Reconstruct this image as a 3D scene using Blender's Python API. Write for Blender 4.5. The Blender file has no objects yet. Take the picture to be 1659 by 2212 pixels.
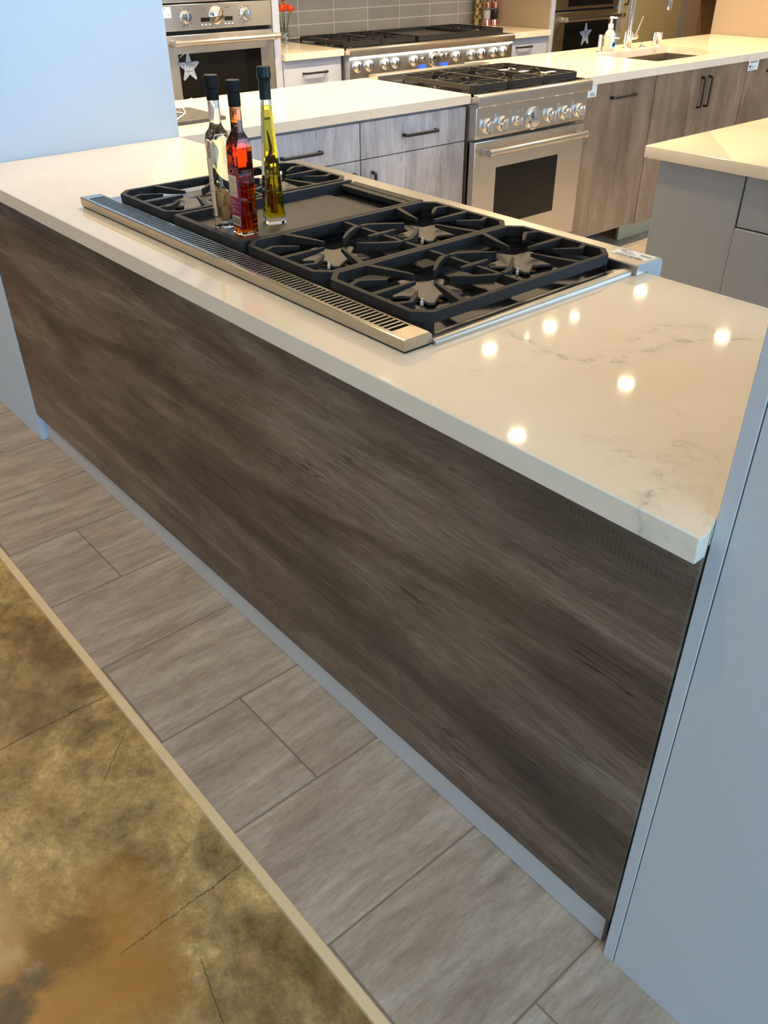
import bpy, bmesh, math, random
from mathutils import Vector, Matrix
random.seed(7)
D = bpy.data
SC = bpy.context.scene
COL = SC.collection
PI = math.pi
H, HB = .9295, .892          # counter top and counter underside

# ------------------------------------------------------------------ materials
class NT:
    def __init__(s, name):
        s.m = D.materials.new(name); s.m.use_nodes = True
        s.t = s.m.node_tree; s.n = s.t.nodes; s.l = s.t.links
        s.b = s.n['Principled BSDF']
    def node(s, k, **kw):
        n = s.n.new(k)
        for a, v in kw.items(): setattr(n, a, v)
        return n
    def put(s, sock, v):
        if isinstance(v, bpy.types.NodeSocket): s.l.new(v, sock)
        else: sock.default_value = v
    def pos(s):
        if not hasattr(s, '_p'): s._p = s.node('ShaderNodeNewGeometry').outputs['Position']
        return s._p
    def obj(s):
        return s.node('ShaderNodeTexCoord').outputs['Object']
    def math(s, op, a, b=0.0, c=0.0):
        n = s.node('ShaderNodeMath', operation=op)
        s.put(n.inputs[0], a); s.put(n.inputs[1], b)
        if op in ('MULTIPLY_ADD', 'SMOOTH_MIN', 'WRAP', 'COMPARE'): s.put(n.inputs[2], c)
        return n.outputs[0]
    def map(s, vec, scale=(1, 1, 1), loc=(0, 0, 0)):
        n = s.node('ShaderNodeMapping'); s.put(n.inputs['Vector'], vec)
        s.put(n.inputs['Scale'], scale); s.put(n.inputs['Location'], loc)
        return n.outputs[0]
    def noise(s, vec, scale=5, detail=4, rough=.5, dist=0):
        n = s.node('ShaderNodeTexNoise'); s.put(n.inputs['Vector'], vec)
        s.put(n.inputs['Scale'], scale); s.put(n.inputs['Detail'], detail)
        s.put(n.inputs['Roughness'], rough); s.put(n.inputs['Distortion'], dist)
        return n.outputs['Fac']
    def ramp(s, fac, stops, interp='LINEAR'):
        n = s.node('ShaderNodeValToRGB'); s.put(n.inputs[0], fac); r = n.color_ramp
        r.interpolation = interp
        while len(r.elements) < len(stops): r.elements.new(.5)
        for e, (p, c) in zip(r.elements, stops):
            e.position = p
            e.color = (c, c, c, 1) if isinstance(c, (int, float)) else (*c, 1)
        return n.outputs[0]
    def mix(s, fac, a, b, mode='MIX'):
        n = s.node('ShaderNodeMix', data_type='RGBA', blend_type=mode)
        s.put(n.inputs[0], fac)
        s.put(n.inputs[6], a if not isinstance(a, tuple) else (*a[:3], 1))
        s.put(n.inputs[7], b if not isinstance(b, tuple) else (*b[:3], 1))
        return n.outputs[2]
    def sep(s, v):
        n = s.node('ShaderNodeSeparateXYZ'); s.put(n.inputs[0], v); return n.outputs
    def comb(s, x, y, z):
        n = s.node('ShaderNodeCombineXYZ')
        for i, v in enumerate((x, y, z)): s.put(n.inputs[i], v)
        return n.outputs[0]
    def bump(s, h, strength=.2, dist=.002):
        n = s.node('ShaderNodeBump'); s.put(n.inputs['Height'], h)
        n.inputs['Strength'].default_value = strength; n.inputs['Distance'].default_value = dist
        s.put(s.b.inputs['Normal'], n.outputs[0])
    def col(s, v): s.put(s.b.inputs['Base Color'], v if not isinstance(v, tuple) else (*v[:3], 1))
    def set(s, **kw):
        for k, v in kw.items(): s.put(s.b.inputs[k.replace('_', ' ')], v)
        return s

def srgb(r, g, b):
    f = lambda c: (c/255/12.92 if c/255 <= .04045 else ((c/255+.055)/1.055)**2.4)
    return (f(r), f(g), f(b))

def plain(name, c, rough=.5, metal=0.0, var=.06, scale=30, bump=0, **kw):
    t = NT(name)
    nz = t.noise(t.obj(), scale, 3)
    f = t.ramp(nz, [(.3, 1-var), (.7, 1+var)])
    t.col(t.mix(1.0, c, f, 'MULTIPLY'))
    t.set(Roughness=rough, Metallic=metal, **kw)
    if bump: t.bump(nz, bump, .001)
    return t.m

def wood(name, axis, stops, along=.7, across=8.0, crack=.6, rough=.42, seed=0, saw=0, det=1.0):
    t = NT(name)
    def sc(a, c):
        v = [c, c, c]; v[axis] = a; return tuple(v)
    p = t.map(t.pos(), (1, 1, 1), (seed*3.1, seed*1.7, seed*.9))
    big = t.noise(t.map(p, sc(along, across)), 1, 9, .66, .5)
    c = t.ramp(big, stops)
    fine = t.noise(t.map(p, sc(along*7, across*20)), 1, 6, .7, .3)
    c = t.mix(.75*det, c, t.ramp(fine, [(.32, .66), (.5, 1.0), (.68, 1.26)]), 'MULTIPLY')
    spk = t.noise(t.map(p, sc(along*26, across*22), (2, 6, 3)), 1, 4, .7)
    c = t.mix(.55*det, c, t.ramp(spk, [(.30, .60), (.5, 1.0), (.70, 1.34)]), 'MULTIPLY')
    blot = t.noise(t.map(p, sc(along*1.6, across*.35)), 1, 5, .6)
    c = t.mix(.8, c, t.ramp(blot, [(.32, .66), (.68, 1.30)]), 'MULTIPLY')
    ck = t.noise(t.map(p, sc(along*1.0, across*3.0), (5, 9, 2)), 1, 4, .6, .4)
    d = t.math('ABSOLUTE', t.math('SUBTRACT', ck, .5))
    line = t.ramp(d, [(0, 1), (.004, .8), (.010, 0)])
    msk = t.ramp(t.noise(t.map(p, sc(along*2.5, across*.8), (1, 4, 7)), 1, 2), [(.54, 0), (.62, 1)])
    lm = t.mix(1, line, msk, 'MULTIPLY')
    c = t.mix(t.math('MULTIPLY', lm, crack), c, (.012, .010, .009))
    if saw:
        w = t.node('ShaderNodeTexWave', wave_type='BANDS', bands_direction='X')
        t.put(w.inputs['Vector'], p); w.inputs['Scale'].default_value = 45; w.inputs['Distortion'].default_value = 1.5
        sm = t.ramp(t.noise(t.map(p, sc(2.2, 9), (3, 3, 8)), 1, 3), [(.55, 0), (.72, 1)])
        f = t.math('MULTIPLY', t.math('MULTIPLY', w.outputs['Fac'], sm), saw)
        c = t.mix(f, c, (.22, .20, .185))
    t.col(c); t.set(Roughness=rough)
    t.bump(fine, .12, .001)
    return t.m

def steel(name, c=(.62, .60, .565), rough=.26, axis=1):
    t = NT(name)
    v = [500, 500, 500]; v[axis] = 4
    n = t.noise(t.map(t.pos(), tuple(v)), 1, 3)
    t.col(t.mix(1, c, t.ramp(n, [(.3, .992), (.7, 1.006)]), 'MULTIPLY'))
    cr = t.node('ShaderNodeVectorMath', operation='CROSS_PRODUCT')
    t.put(cr.inputs[0], t.node('ShaderNodeNewGeometry').outputs['Normal'])
    cr.inputs[1].default_value = [(1, .02, .03), (.02, 1, .03), (.02, .03, 1)][axis]
    t.put(t.b.inputs['Tangent'], cr.outputs[0]); t.b.inputs['Anisotropic'].default_value = .88
    t.set(Metallic=1.0, Roughness=t.ramp(n, [(.2, rough*.98), (.8, rough*1.02)]))
    return t.m

def quartz():
    t = NT('white_quartz'); p = t.pos()
    wob = t.noise(p, 7, 5, .6)
    x, y, z = t.sep(p)
    base = t.ramp(t.noise(p, 2.5, 6, .65, .5), [(.3, (.675, .585, .46)), (.7, (.745, .66, .54))])
    n1 = t.noise(p, 3.1, 8, .68, .9)
    d1 = t.math('ABSOLUTE', t.math('SUBTRACT', n1, .5))
    line = t.ramp(d1, [(0, 1), (.010, .25), (.035, 0)])
    m = t.ramp(t.noise(t.map(p, (1, 1, 1), (4.4, 1.2, 0)), 1.7, 3), [(.54, 0), (.66, 1)])
    br = t.ramp(t.noise(p, 26, 4), [(.42, 0), (.62, 1)])
    f = t.mix(1, t.mix(1, line, m, 'MULTIPLY'), br, 'MULTIPLY')
    c = t.mix(t.math('MULTIPLY', f, .55), base, (.20, .20, .19))
    # the long vein that loops across the near end of the island
    wx_ = t.math('ADD', x, t.math('MULTIPLY', t.math('SUBTRACT', wob, .5), .13)); wy_ = t.math('ADD', y, t.math('MULTIPLY', t.math('SUBTRACT', t.noise(p, 9, 5, .6), .5), .13))
    def seg(x0, y0, x1, y1):
        L2 = (x1-x0)**2+(y1-y0)**2
        ax = t.math('SUBTRACT', wx_, x0); ay = t.math('SUBTRACT', wy_, y0)
        u = t.math('DIVIDE', t.math('ADD', t.math('MULTIPLY', ax, x1-x0), t.math('MULTIPLY', ay, y1-y0)), L2)
        n = t.node('ShaderNodeClamp'); t.put(n.inputs[0], u); u = n.outputs[0]
        ex = t.math('SUBTRACT', ax, t.math('MULTIPLY', u, x1-x0)); ey = t.math('SUBTRACT', ay, t.math('MULTIPLY', u, y1-y0))
        return t.math('SQRT', t.math('ADD', t.math('MULTIPLY', ex, ex), t.math('MULTIPLY', ey, ey)))
    vp = [(1.91, .285), (1.98, .272), (2.05, .280), (2.10, .315), (2.14, .40), (2.145, .47), (2.20, .56)]
    dd = None
    for q0, q1 in list(zip(vp, vp[1:]))+[((2.085, .43), (2.075, .49)), ((2.075, .49), (2.12, .55)), ((2.395, .005), (2.382, .035)), ((2.382, .035), (2.392, .085))]:
        e = seg(*q0, *q1); dd = e if dd is None else t.math('MINIMUM', dd, e)
    lf = t.ramp(dd, [(0, 1), (.003, .45), (.018, .16), (.05, 0)])
    br2 = t.ramp(t.noise(p, 38, 5, .65), [(.40, 0), (.62, 1)])
    c = t.mix(t.math('MULTIPLY', t.mix(1, lf, br2, 'MULTIPLY'), .62), c, (.19, .19, .17))
    t.col(c); t.set(Roughness=.055); t.b.inputs['Specular IOR Level'].default_value = .5
    return t.m

def tile_floor():
    t = NT('porcelain_floor_tile'); p = t.pos(); x, y, z = t.sep(p)
    xi = t.math('DIVIDE', t.math('SUBTRACT', x, .610), .305)
    k = t.math('FLOOR', xi); fx = t.math('SUBTRACT', xi, k)
    off = t.math('MULTIPLY', t.math('FLOORED_MODULO', k, 3.0), .2033)
    yi = t.math('DIVIDE', t.math('SUBTRACT', t.math('ADD', y, .107), off), .61)
    j = t.math('FLOOR', yi); fy = t.math('SUBTRACT', yi, j)
    ex = t.math('MULTIPLY', t.math('MINIMUM', fx, t.math('SUBTRACT', 1.0, fx)), .305)
    ey = t.math('MULTIPLY', t.math('MINIMUM', fy, t.math('SUBTRACT', 1.0, fy)), .61)
    e = t.math('MINIMUM', ex, ey)
    grout = t.ramp(e, [(0, 1), (.0016, 1), (.0030, 0)])
    rnd = t.node('ShaderNodeTexWhiteNoise', noise_dimensions='2D')
    t.put(rnd.inputs['Vector'], t.comb(k, j, 0.0))
    rv = rnd.outputs['Value']
    q = t.comb(t.math('ADD', x, t.math('MULTIPLY', rv, 7.0)), t.math('ADD', y, t.math('MULTIPLY', rv, 3.0)), 0.0)
    n1 = t.noise(t.map(q, (20, 3.6, 1)), 1, 8, .66, .5)
    n2 = t.noise(t.map(q, (95, 18, 1)), 1, 5, .65)
    c = t.ramp(n1, [(.28, srgb(132, 117, 102)), (.5, srgb(160, 146, 131)), (.72, srgb(182, 170, 157))])
    c = t.mix(.6, c, t.ramp(n2, [(.3, .74), (.7, 1.24)]), 'MULTIPLY')
    n3 = t.noise(t.map(q, (240, 70, 1)), 1, 4, .7)
    c = t.mix(.5, c, t.ramp(n3, [(.3, .72), (.7, 1.22)]), 'MULTIPLY')
    c = t.mix(1, c, t.ramp(rv, [(0, .94), (1, 1.05)]), 'MULTIPLY')
    c = t.mix(grout, c, srgb(112, 98, 84))
    t.col(c); t.set(Roughness=t.ramp(n2, [(.2, .32), (.8, .5)]))
    t.bump(t.math('SUBTRACT', t.math('MULTIPLY', n2, .25), grout), .5, .0012)
    return t.m

def concrete():
    t = NT('stained_concrete'); p = t.pos(); x, y, z = t.sep(p)
    n1 = t.noise(p, 3.4, 9, .66, .7); n2 = t.noise(p, 13, 8, .72, .4); n3 = t.noise(p, 55, 5, .7)
    c = t.ramp(n1, [(.30, srgb(92, 70, 38)), (.43, srgb(130, 104, 60)), (.54, srgb(158, 132, 84)), (.68, srgb(200, 172, 118))])
    c = t.mix(.85, c, t.ramp(n2, [(.30, .42), (.50, 1.0), (.70, 1.42)]), 'MULTIPLY')
    c = t.mix(.7, c, t.ramp(n3, [(.3, .58), (.5, 1.0), (.7, 1.36)]), 'MULTIPLY')
    n4 = t.noise(p, 190, 5, .75)
    c = t.mix(.6, c, t.ramp(n4, [(.3, .62), (.5, 1.0), (.7, 1.3)]), 'MULTIPLY')
    # amber acid stain and a near-black pool at the near edge
    def blob(cx, cy, r, s=.16):
        a = t.math('SUBTRACT', x, cx); b = t.math('SUBTRACT', y, cy)
        d = t.math('SQRT', t.math('ADD', t.math('MULTIPLY', a, a), t.math('MULTIPLY', b, b)))
        d = t.math('ADD', d, t.math('MULTIPLY', t.math('SUBTRACT', n1, .5), s*2.2))
        d = t.math('ADD', d, t.math('MULTIPLY', t.math('SUBTRACT', n2, .5), s))
        return t.ramp(t.math('DIVIDE', d, r), [(.45, 1), (1.0, 0)])
    c = t.mix(t.math('MULTIPLY', blob(1.88, -.70, .26), .8), c, srgb(158, 106, 30))
    c = t.mix(t.math('MULTIPLY', blob(1.80, -.66, .085, .10), .6), c, srgb(84, 60, 26))
    c = t.mix(t.math('MULTIPLY', blob(1.865, -.785, .055, .08), .9), c, srgb(52, 36, 22))
    c = t.mix(t.math('MULTIPLY', blob(1.66, -.86, .16), .7), c, srgb(206, 178, 122))
    c = t.mix(t.math('MULTIPLY', blob(1.15, -.50, .28), .5), c, srgb(104, 80, 50))
    # straight slab cracks
    def crack(x0, y0, x1, y1, w, wob):
        L = math.hypot(x1-x0, y1-y0); ux, uy = (x1-x0)/L, (y1-y0)/L
        a = t.math('SUBTRACT', x, x0); b = t.math('SUBTRACT', y, y0)
        s = t.math('ADD', t.math('MULTIPLY', a, ux), t.math('MULTIPLY', b, uy))
        d = t.math('SUBTRACT', t.math('MULTIPLY', a, uy), t.math('MULTIPLY', b, ux))
        d = t.math('ABSOLUTE', t.math('ADD', d, t.math('MULTIPLY', t.math('SUBTRACT', n2, .5), wob)))
        f = t.ramp(t.math('DIVIDE', d, w), [(0, 1), (.5, .8), (1, 0)])
        g = t.math('MULTIPLY', t.math('GREATER_THAN', s, 0.0), t.math('LESS_THAN', s, L))
        return t.math('MULTIPLY', f, g)
    for a in ((1.893, -.336, 1.898, -.60, .0019, .045), (1.30, -.336, 1.285, -1.2, .0022, .035), (2.0, -.495, 2.16, -.53, .0015, .012),
              (1.432, -.357, 1.525, -.452, .0014, .01)):
        c = t.mix(t.math('MULTIPLY', crack(*a), .85), c, srgb(50, 40, 28))
    sp = t.ramp(t.noise(p, 42, 2, .4), [(.17, 1), (.22, 0)])
    c = t.mix(t.math('MULTIPLY', sp, .8), c, srgb(44, 36, 28))
    sp2 = t.ramp(t.noise(t.map(p, (1, 1, 1), (7, 3, 0)), 90, 3, .5), [(.24, 1), (.30, 0)])
    c = t.mix(t.math('MULTIPLY', sp2, .5), c, srgb(58, 46, 32))
    t.col(c); t.set(Roughness=t.ramp(n2, [(.3, .30), (.7, .5)]))
    t.bump(n3, .15, .002)
    return t.m

def splash():
    t = NT('grey_backsplash_tile'); p = t.pos(); x, y, z = t.sep(p)
    yi = t.math('DIVIDE', t.math('SUBTRACT', y, 3.108), .3045); fy = t.math('FRACT', yi)
    zi = t.math('DIVIDE', t.math('SUBTRACT', z, 1.008), .0795); fz = t.math('FRACT', zi)
    ey = t.math('MULTIPLY', t.math('MINIMUM', fy, t.math('SUBTRACT', 1.0, fy)), .3045)
    ez = t.math('MULTIPLY', t.math('MINIMUM', fz, t.math('SUBTRACT', 1.0, fz)), .0795)
    g = t.ramp(t.math('MINIMUM', ey, ez), [(0, 1), (.0022, 1), (.0035, 0)])
    rnd = t.node('ShaderNodeTexWhiteNoise', noise_dimensions='2D')
    t.put(rnd.inputs['Vector'], t.comb(t.math('FLOOR', yi), t.math('FLOOR', zi), 0.0))
    c = t.mix(t.noise(p, 6, 5), srgb(128, 124, 118), srgb(152, 148, 140))
    c = t.mix(1, c, t.ramp(rnd.outputs['Value'], [(0, .93), (1, 1.06)]), 'MULTIPLY')
    c = t.mix(g, c, srgb(205, 200, 188))
    t.col(c); t.set(Roughness=.28); t.bump(t.math('SUBTRACT', 1.0, g), .4, .002)
    return t.m

def damask():
    t = NT('damask_print'); p = t.obj()
    x, y, z = t.sep(p)
    an = t.math('ARCTAN2', y, x)
    u = t.math('SINE', t.math('MULTIPLY', an, 4.0)); v = t.math('SINE', t.math('MULTIPLY', z, 85.0))
    w = t.math('SINE', t.math('ADD', t.math('MULTIPLY', z, 170.0), t.math('MULTIPLY', u, 2.5)))
    f = t.math('ADD', t.math('MULTIPLY', u, v), t.math('MULTIPLY', w, .55))
    c = t.ramp(t.math('MULTIPLY_ADD', f, .5, .5), [(.42, srgb(92, 84, 44)), (.5, srgb(196, 170, 110))])
    t.col(c); t.set(Roughness=.5); return t.m

def glass(name, c=(1, 1, 1), rough=0.0, ior=1.45, vol=None, dens=0):
    t = NT(name)
    n = t.noise(t.obj(), 9, 2)
    t.col(t.mix(1, c, t.ramp(n, [(.3, .97), (.7, 1.0)]), 'MULTIPLY'))
    t.set(Roughness=rough, IOR=ior); t.b.inputs['Transmission Weight'].default_value = 1.0
    if dens:
        va = t.node('ShaderNodeVolumeAbsorption'); va.inputs['Color'].default_value = (*vol, 1); va.inputs['Density'].default_value = dens
        t.l.new(va.outputs[0], t.n['Material Output'].inputs['Volume'])
    return t.m

def emit(name, c, s):
    t = NT(name); n = t.noise(t.obj(), 3, 1)
    t.col(c); t.put(t.b.inputs['Emission Color'], (*c, 1))
    t.put(t.b.inputs['Emission Strength'], t.math('MULTIPLY', s, t.ramp(n, [(.2, .97), (.8, 1.0)])))
    return t.m

M = {}
M['panel_wood'] = wood('weathered_oak_laminate', 0, [(.28, srgb(62, 49, 38)), (.44, srgb(88, 71, 57)), (.56, srgb(108, 90, 74)), (.72, srgb(142, 124, 107))], 1.3, 9, .9, .5, 1, .10)
M['door_wood'] = wood('grey_oak_door', 2, [(.28, srgb(94, 74, 56)), (.45, srgb(120, 98, 77)), (.58, srgb(138, 115, 92)), (.75, srgb(160, 138, 114))], 1.2, 6, .4, .42, 4, 0, .4)
M['drawer_wood'] = wood('pale_grey_oak_drawer', 2, [(.28, srgb(150, 146, 148)), (.45, srgb(176, 173, 176)), (.58, srgb(196, 194, 197)), (.75, srgb(216, 215, 219))], 1.3, 10, .5, .42, 9, 0, .65)
M['quartz'] = quartz()
M['tile'] = tile_floor()
M['concrete'] = concrete()
M['splash'] = splash()
M['grey_paint'] = plain('grey_satin_lacquer', srgb(184, 185, 187), .36, 0, .015, 60)
M['panel_paint'] = plain('pale_grey_satin_panel', srgb(182, 200, 218), .30, 0, .012, 60)
M['kick'] = plain('pale_grey_kick', srgb(186, 184, 180), .38, 0, .02, 60)
M['cab_grey'] = plain('warm_grey_cabinet', srgb(144, 147, 150), .4, 0, .015, 60)
M['cab_white'] = plain('white_grey_drawer', srgb(166, 174, 194), .4, 0, .015, 60)
M['olive'] = plain('olive_beige_panel', srgb(168, 156, 124), .4, 0, .02, 20)
M['beige_wall'] = plain('beige_wall_paint', srgb(160, 142, 120), .6, 0, .02, 12)
M['brown_wall'] = plain('brown_wall_panel', srgb(150, 122, 88), .55, 0, .06, 8)
M['ceiling'] = plain('ceiling_paint', srgb(244, 236, 220), .7, 0, .02, 8)
M['steel'] = steel('brushed_steel')
M['steel_x'] = steel('brushed_steel_long', (.62, .60, .56), .28, 0)
M['steel_vent'] = steel('brushed_steel_vent', (.54, .49, .41), .22, 0)
M['steel_basin'] = steel('sink_steel', (.34, .32, .29), .34, 1)
M['steel_dark'] = steel('bronze_tinted_steel', (.66, .58, .43), .3, 1)
M['chrome'] = plain('chrome', (.86, .86, .86), .07, 1, .02)
M['iron'] = plain('matte_cast_iron', (.020, .019, .0185), .52, 0, .2, 220, .15, Specular_IOR_Level=.22)
M['griddle'] = plain('griddle_coating', (.034, .031, .029), .42, 0, .2, 40)
M['enamel'] = plain('black_enamel', (.008, .008, .009), .09, 0, .1)
M['star'] = plain('dark_burner_metal', (.12, .11, .10), .38, .6, .15, 60)
M['brass'] = plain('heat_stained_brass', (.42, .28, .11), .35, 1, .2, 60)
M['black'] = plain('matte_black', (.012, .012, .013), .42, 0, .1)
M['dark_void'] = plain('dark_void', (.01, .009, .008), .8, 0, .1)
M['oven_glass'] = plain('dark_oven_glass', (.005, .0048, .0042), .05, 0, .1, Specular_IOR_Level=.3)
M['white'] = plain('white_plastic', (.85, .85, .84), .35, 0, .02)
M['paper'] = plain('white_paper', (.82, .81, .79), .6, 0, .02)
M['ink'] = plain('grey_ink', (.06, .06, .07), .6, 0, .05)
M['tan_trim'] = plain('tan_floor_trim', srgb(218, 192, 152), .4, 0, .03, 12)
M['cap_black'] = plain('black_shrink_cap', (.008, .008, .009), .55, 0, .1, Specular_IOR_Level=.14)
M['cap_top'] = plain('dusty_cap_top', (.10, .095, .07), .7, 0, .3, 200)
M['cap_green'] = plain('dark_green_shrink_cap', (.007, .016, .014), .36, 0, .1, Specular_IOR_Level=.25)
M['glass'] = glass('clear_glass', (.97, .99, .98))
M['liq_pale'] = glass('pale_yellow_vinegar', (1, 1, 1), 0, 1.01, (.84, .76, 0), 7)
M['liq_red'] = glass('red_vinegar', (1, 1, 1), 0, 1.01, (.997, .69, 0), 220)
M['liq_oil'] = glass('golden_green_oil', (1, 1, 1), 0, 1.01, (.97, .93, 0), 110)
M['acrylic'] = glass('clear_acrylic', (.95, .95, .95))
M['gel'] = plain('clear_gel_bottle', srgb(182, 174, 158), .2, 0, .03)
M['garlic'] = plain('pickled_clove', srgb(186, 138, 86), .5, 0, .25, 40)
M['herb'] = plain('dark_herb', (.085, .012, .008), .5, 0, .3, 40)
M['herb_red'] = plain('red_pepper_strip', (.30, .03, .01), .4, 0, .3, 40)
M['lab_cream'] = plain('cream_label', srgb(200, 178, 146), .6, 0, .03)
M['lab_wine'] = plain('wine_label', srgb(128, 32, 58), .5, 0, .05)
M['lab_ink'] = plain('label_print', srgb(84, 66, 52), .6)
M['lab_pink'] = plain('label_pink_print', srgb(206, 150, 150), .6)
M['gold'] = plain('gold_print', srgb(196, 130, 60), .5)
M['copper'] = plain('copper', (.86, .42, .28), .16, 1, .03)
M['salt'] = plain('salt_grains', (.85, .83, .80), .8, 0, .06, 300)
M['pepper'] = plain('peppercorns', (.02, .017, .015), .7, 0, .6, 300)
M['damask'] = damask()
M['petal'] = plain('orange_petal', (.90, .12, .02), .5, 0, .25, 30)
M['stem'] = plain('green_stem', srgb(96, 108, 44), .5, 0, .15, 30)
M['pebble'] = plain('white_pebbles', (.75, .74, .72), .4, 0, .1, 50)
M['slate'] = plain('dark_slate', (.05, .047, .042), .5, 0, .4, 25, .2)
M['wire'] = plain('white_cable', (.8, .76, .68), .4, 0, .02)
M['orange_wood'] = plain('orange_wood', srgb(206, 132, 52), .5, 0, .1, 10)
M['blue_print'] = plain('blue_print', srgb(20, 110, 190), .4)
M['pale_blue'] = plain('pale_blue_print', srgb(120, 196, 224), .4)
M['star_tag'] = plain('silver_star_card', srgb(140, 154, 176), .35, 0, .12, 50)
M['screen_blue'] = emit('blue_display', (.01, .05, .95), 3.0)
M['screen_dark'] = plain('dark_display', (.012, .008, .008), .12)
M['led'] = emit('white_led_strip', (.85, .97, 1.0), 40)
M['bulb'] = emit('warm_lamp_lens', (1.0, .80, .50), 55)

# ------------------------------------------------------------------ mesh helpers
def arc(cx, cy, r, a0, a1, n=6):
    return [(cx+r*math.cos(math.radians(a0+(a1-a0)*i/n)), cy+r*math.sin(math.radians(a0+(a1-a0)*i/n))) for i in range(n+1)]

class MB:
    def __init__(s): s.bm = bmesh.new(); s.sm = 20
    def _merge(s, b):
        me = D.meshes.new('tmp'); b.to_mesh(me); b.free(); s.bm.from_mesh(me); D.meshes.remove(me); return s
    def box(s, x0, x1, y0, y1, z0, z1, bev=0, seg=2):
        return s.prism([(x0, y0), (x1, y0), (x1, y1), (x0, y1)], z0, z1, 'Z', bev, seg)
    def prism(s, pts, a0, a1, axis='Z', bev=0, seg=2):
        f = {'Z': lambda p, a: (p[0], p[1], a), 'Y': lambda p, a: (p[0], a, p[1]), 'X': lambda p, a: (a, p[0], p[1])}[axis]
        b = bmesh.new()
        lo = [b.verts.new(f(p, a0)) for p in pts]; hi = [b.verts.new(f(p, a1)) for p in pts]
        n = len(pts); b.faces.new(lo[::-1]); b.faces.new(hi)
        for i in range(n): b.faces.new((lo[i], lo[(i+1) % n], hi[(i+1) % n], hi[i]))
        bmesh.ops.recalc_face_normals(b, faces=b.faces)
        if bev:
            es = [e for e in b.edges if len(e.link_faces) == 2 and e.calc_face_angle(0) > .5]
            bmesh.ops.bevel(b, geom=es, offset=bev, segments=seg, profile=.5, affect='EDGES', clamp_overlap=True)
        return s._merge(b)
    def ring(s, outer, inner, z0, z1):
        b = bmesh.new(); n = len(outer); V = []
        for pts, z in ((outer, z0), (outer, z1), (inner, z1), (inner, z0)): V.append([b.verts.new((p[0], p[1], z)) for p in pts])
        for k in range(4):
            A, B = V[k], V[(k+1) % 4]
            for i in range(n): b.faces.new((A[i], A[(i+1) % n], B[(i+1) % n], B[i]))
        bmesh.ops.recalc_face_normals(b, faces=b.faces); return s._merge(b)
    def lathe(s, c, prof, axis='Z', n=28):
        s.sm = max(s.sm, 360/n+8)
        b = bmesh.new(); c = Vector(c)
        e = {'Z': (Vector((1, 0, 0)), Vector((0, 1, 0)), Vector((0, 0, 1))), 'X': (Vector((0, 1, 0)), Vector((0, 0, 1)), Vector((1, 0, 0))),
             'Y': (Vector((1, 0, 0)), Vector((0, 0, 1)), Vector((0, 1, 0)))}[axis]
        rows = []
        for r, h in prof:
            if r < 1e-6: rows.append([b.verts.new(c+e[2]*h)])
            else: rows.append([b.verts.new(c+e[2]*h+(e[0]*math.cos(2*PI*i/n)+e[1]*math.sin(2*PI*i/n))*r) for i in range(n)])
        for A, B in zip(rows, rows[1:]):
            for i in range(n):
                j = (i+1) % n
                if len(A) == 1 and len(B) == 1: continue
                if len(A) == 1: b.faces.new((A[0], B[i], B[j]))
                elif len(B) == 1: b.faces.new((A[i], B[0], A[j]))
                else: b.faces.new((A[i], A[j], B[j], B[i]))
        for row, first in ((rows[0], True), (rows[-1], False)):
            if len(row) > 1: b.faces.new(row)
        bmesh.ops.recalc_face_normals(b, faces=b.faces); return s._merge(b)
    def loft(s, sections, cap=True):
        b = bmesh.new(); rows = [[b.verts.new(p) for p in sec] for sec in sections]; n = len(rows[0])
        for A, B in zip(rows, rows[1:]):
            for i in range(n): b.faces.new((A[i], A[(i+1) % n], B[(i+1) % n], B[i]))
        if cap: b.faces.new(rows[0][::-1]); b.faces.new(rows[-1])
        bmesh.ops.recalc_face_normals(b, faces=b.faces); return s._merge(b)
    def tube(s, pts, r, n=10):
        s.sm = max(s.sm, 360/n+8)
        pts = [Vector(p) for p in pts]; secs = []
        up = Vector((.13, .31, .94)).normalized()
        for i, p in enumerate(pts):
            d = (pts[min(i+1, len(pts)-1)]-pts[max(i-1, 0)]).normalized()
            a = d.cross(up)
            if a.length < 1e-3: a = d.cross(Vector((1, 0, 0)))
            a.normalize(); c = d.cross(a); up = c if False else up
            rr = r[i] if isinstance(r, (list, tuple)) else r
            secs.append([p+(a*math.cos(2*PI*k/n)+c*math.sin(2*PI*k/n))*rr for k in range(n)])
        return s.loft(secs)
    def finger(s, pts, z0, z1, taper=.6):
        # tapering cast bar along a polyline of (x, y, half width)
        n = len(pts); L = []; R = []
        for i, (x, y, w) in enumerate(pts):
            a = pts[max(i-1, 0)]; c = pts[min(i+1, n-1)]
            dx, dy = c[0]-a[0], c[1]-a[1]; l = math.hypot(dx, dy); nx, ny = -dy/l, dx/l
            L.append((x+nx*w, y+ny*w)); R.append((x-nx*w, y-ny*w))
        b = bmesh.new(); rows = []
        for i in range(n):
            zb = z0+(z1-z0)*taper*(i/(n-1))**1.5
            rows.append([b.verts.new((*L[i], zb)), b.verts.new((*R[i], zb)), b.verts.new((*R[i], z1)), b.verts.new((*L[i], z1))])
        for A, B in zip(rows, rows[1:]):
            for i in range(4): b.faces.new((A[i], A[(i+1) % 4], B[(i+1) % 4], B[i]))
        b.faces.new(rows[0][::-1]); b.faces.new(rows[-1])
        bmesh.ops.recalc_face_normals(b, faces=b.faces); return s._merge(b)
    def ball(s, c, r, sx=1, sy=1, sz=1, n=12):
        s.sm = max(s.sm, 48)
        b = bmesh.new(); bmesh.ops.create_uvsphere(b, u_segments=n, v_segments=max(6, n//2+2), radius=r)
        for v in b.verts: v.co = Vector((v.co.x*sx, v.co.y*sy, v.co.z*sz))+Vector(c)
        return s._merge(b)
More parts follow.
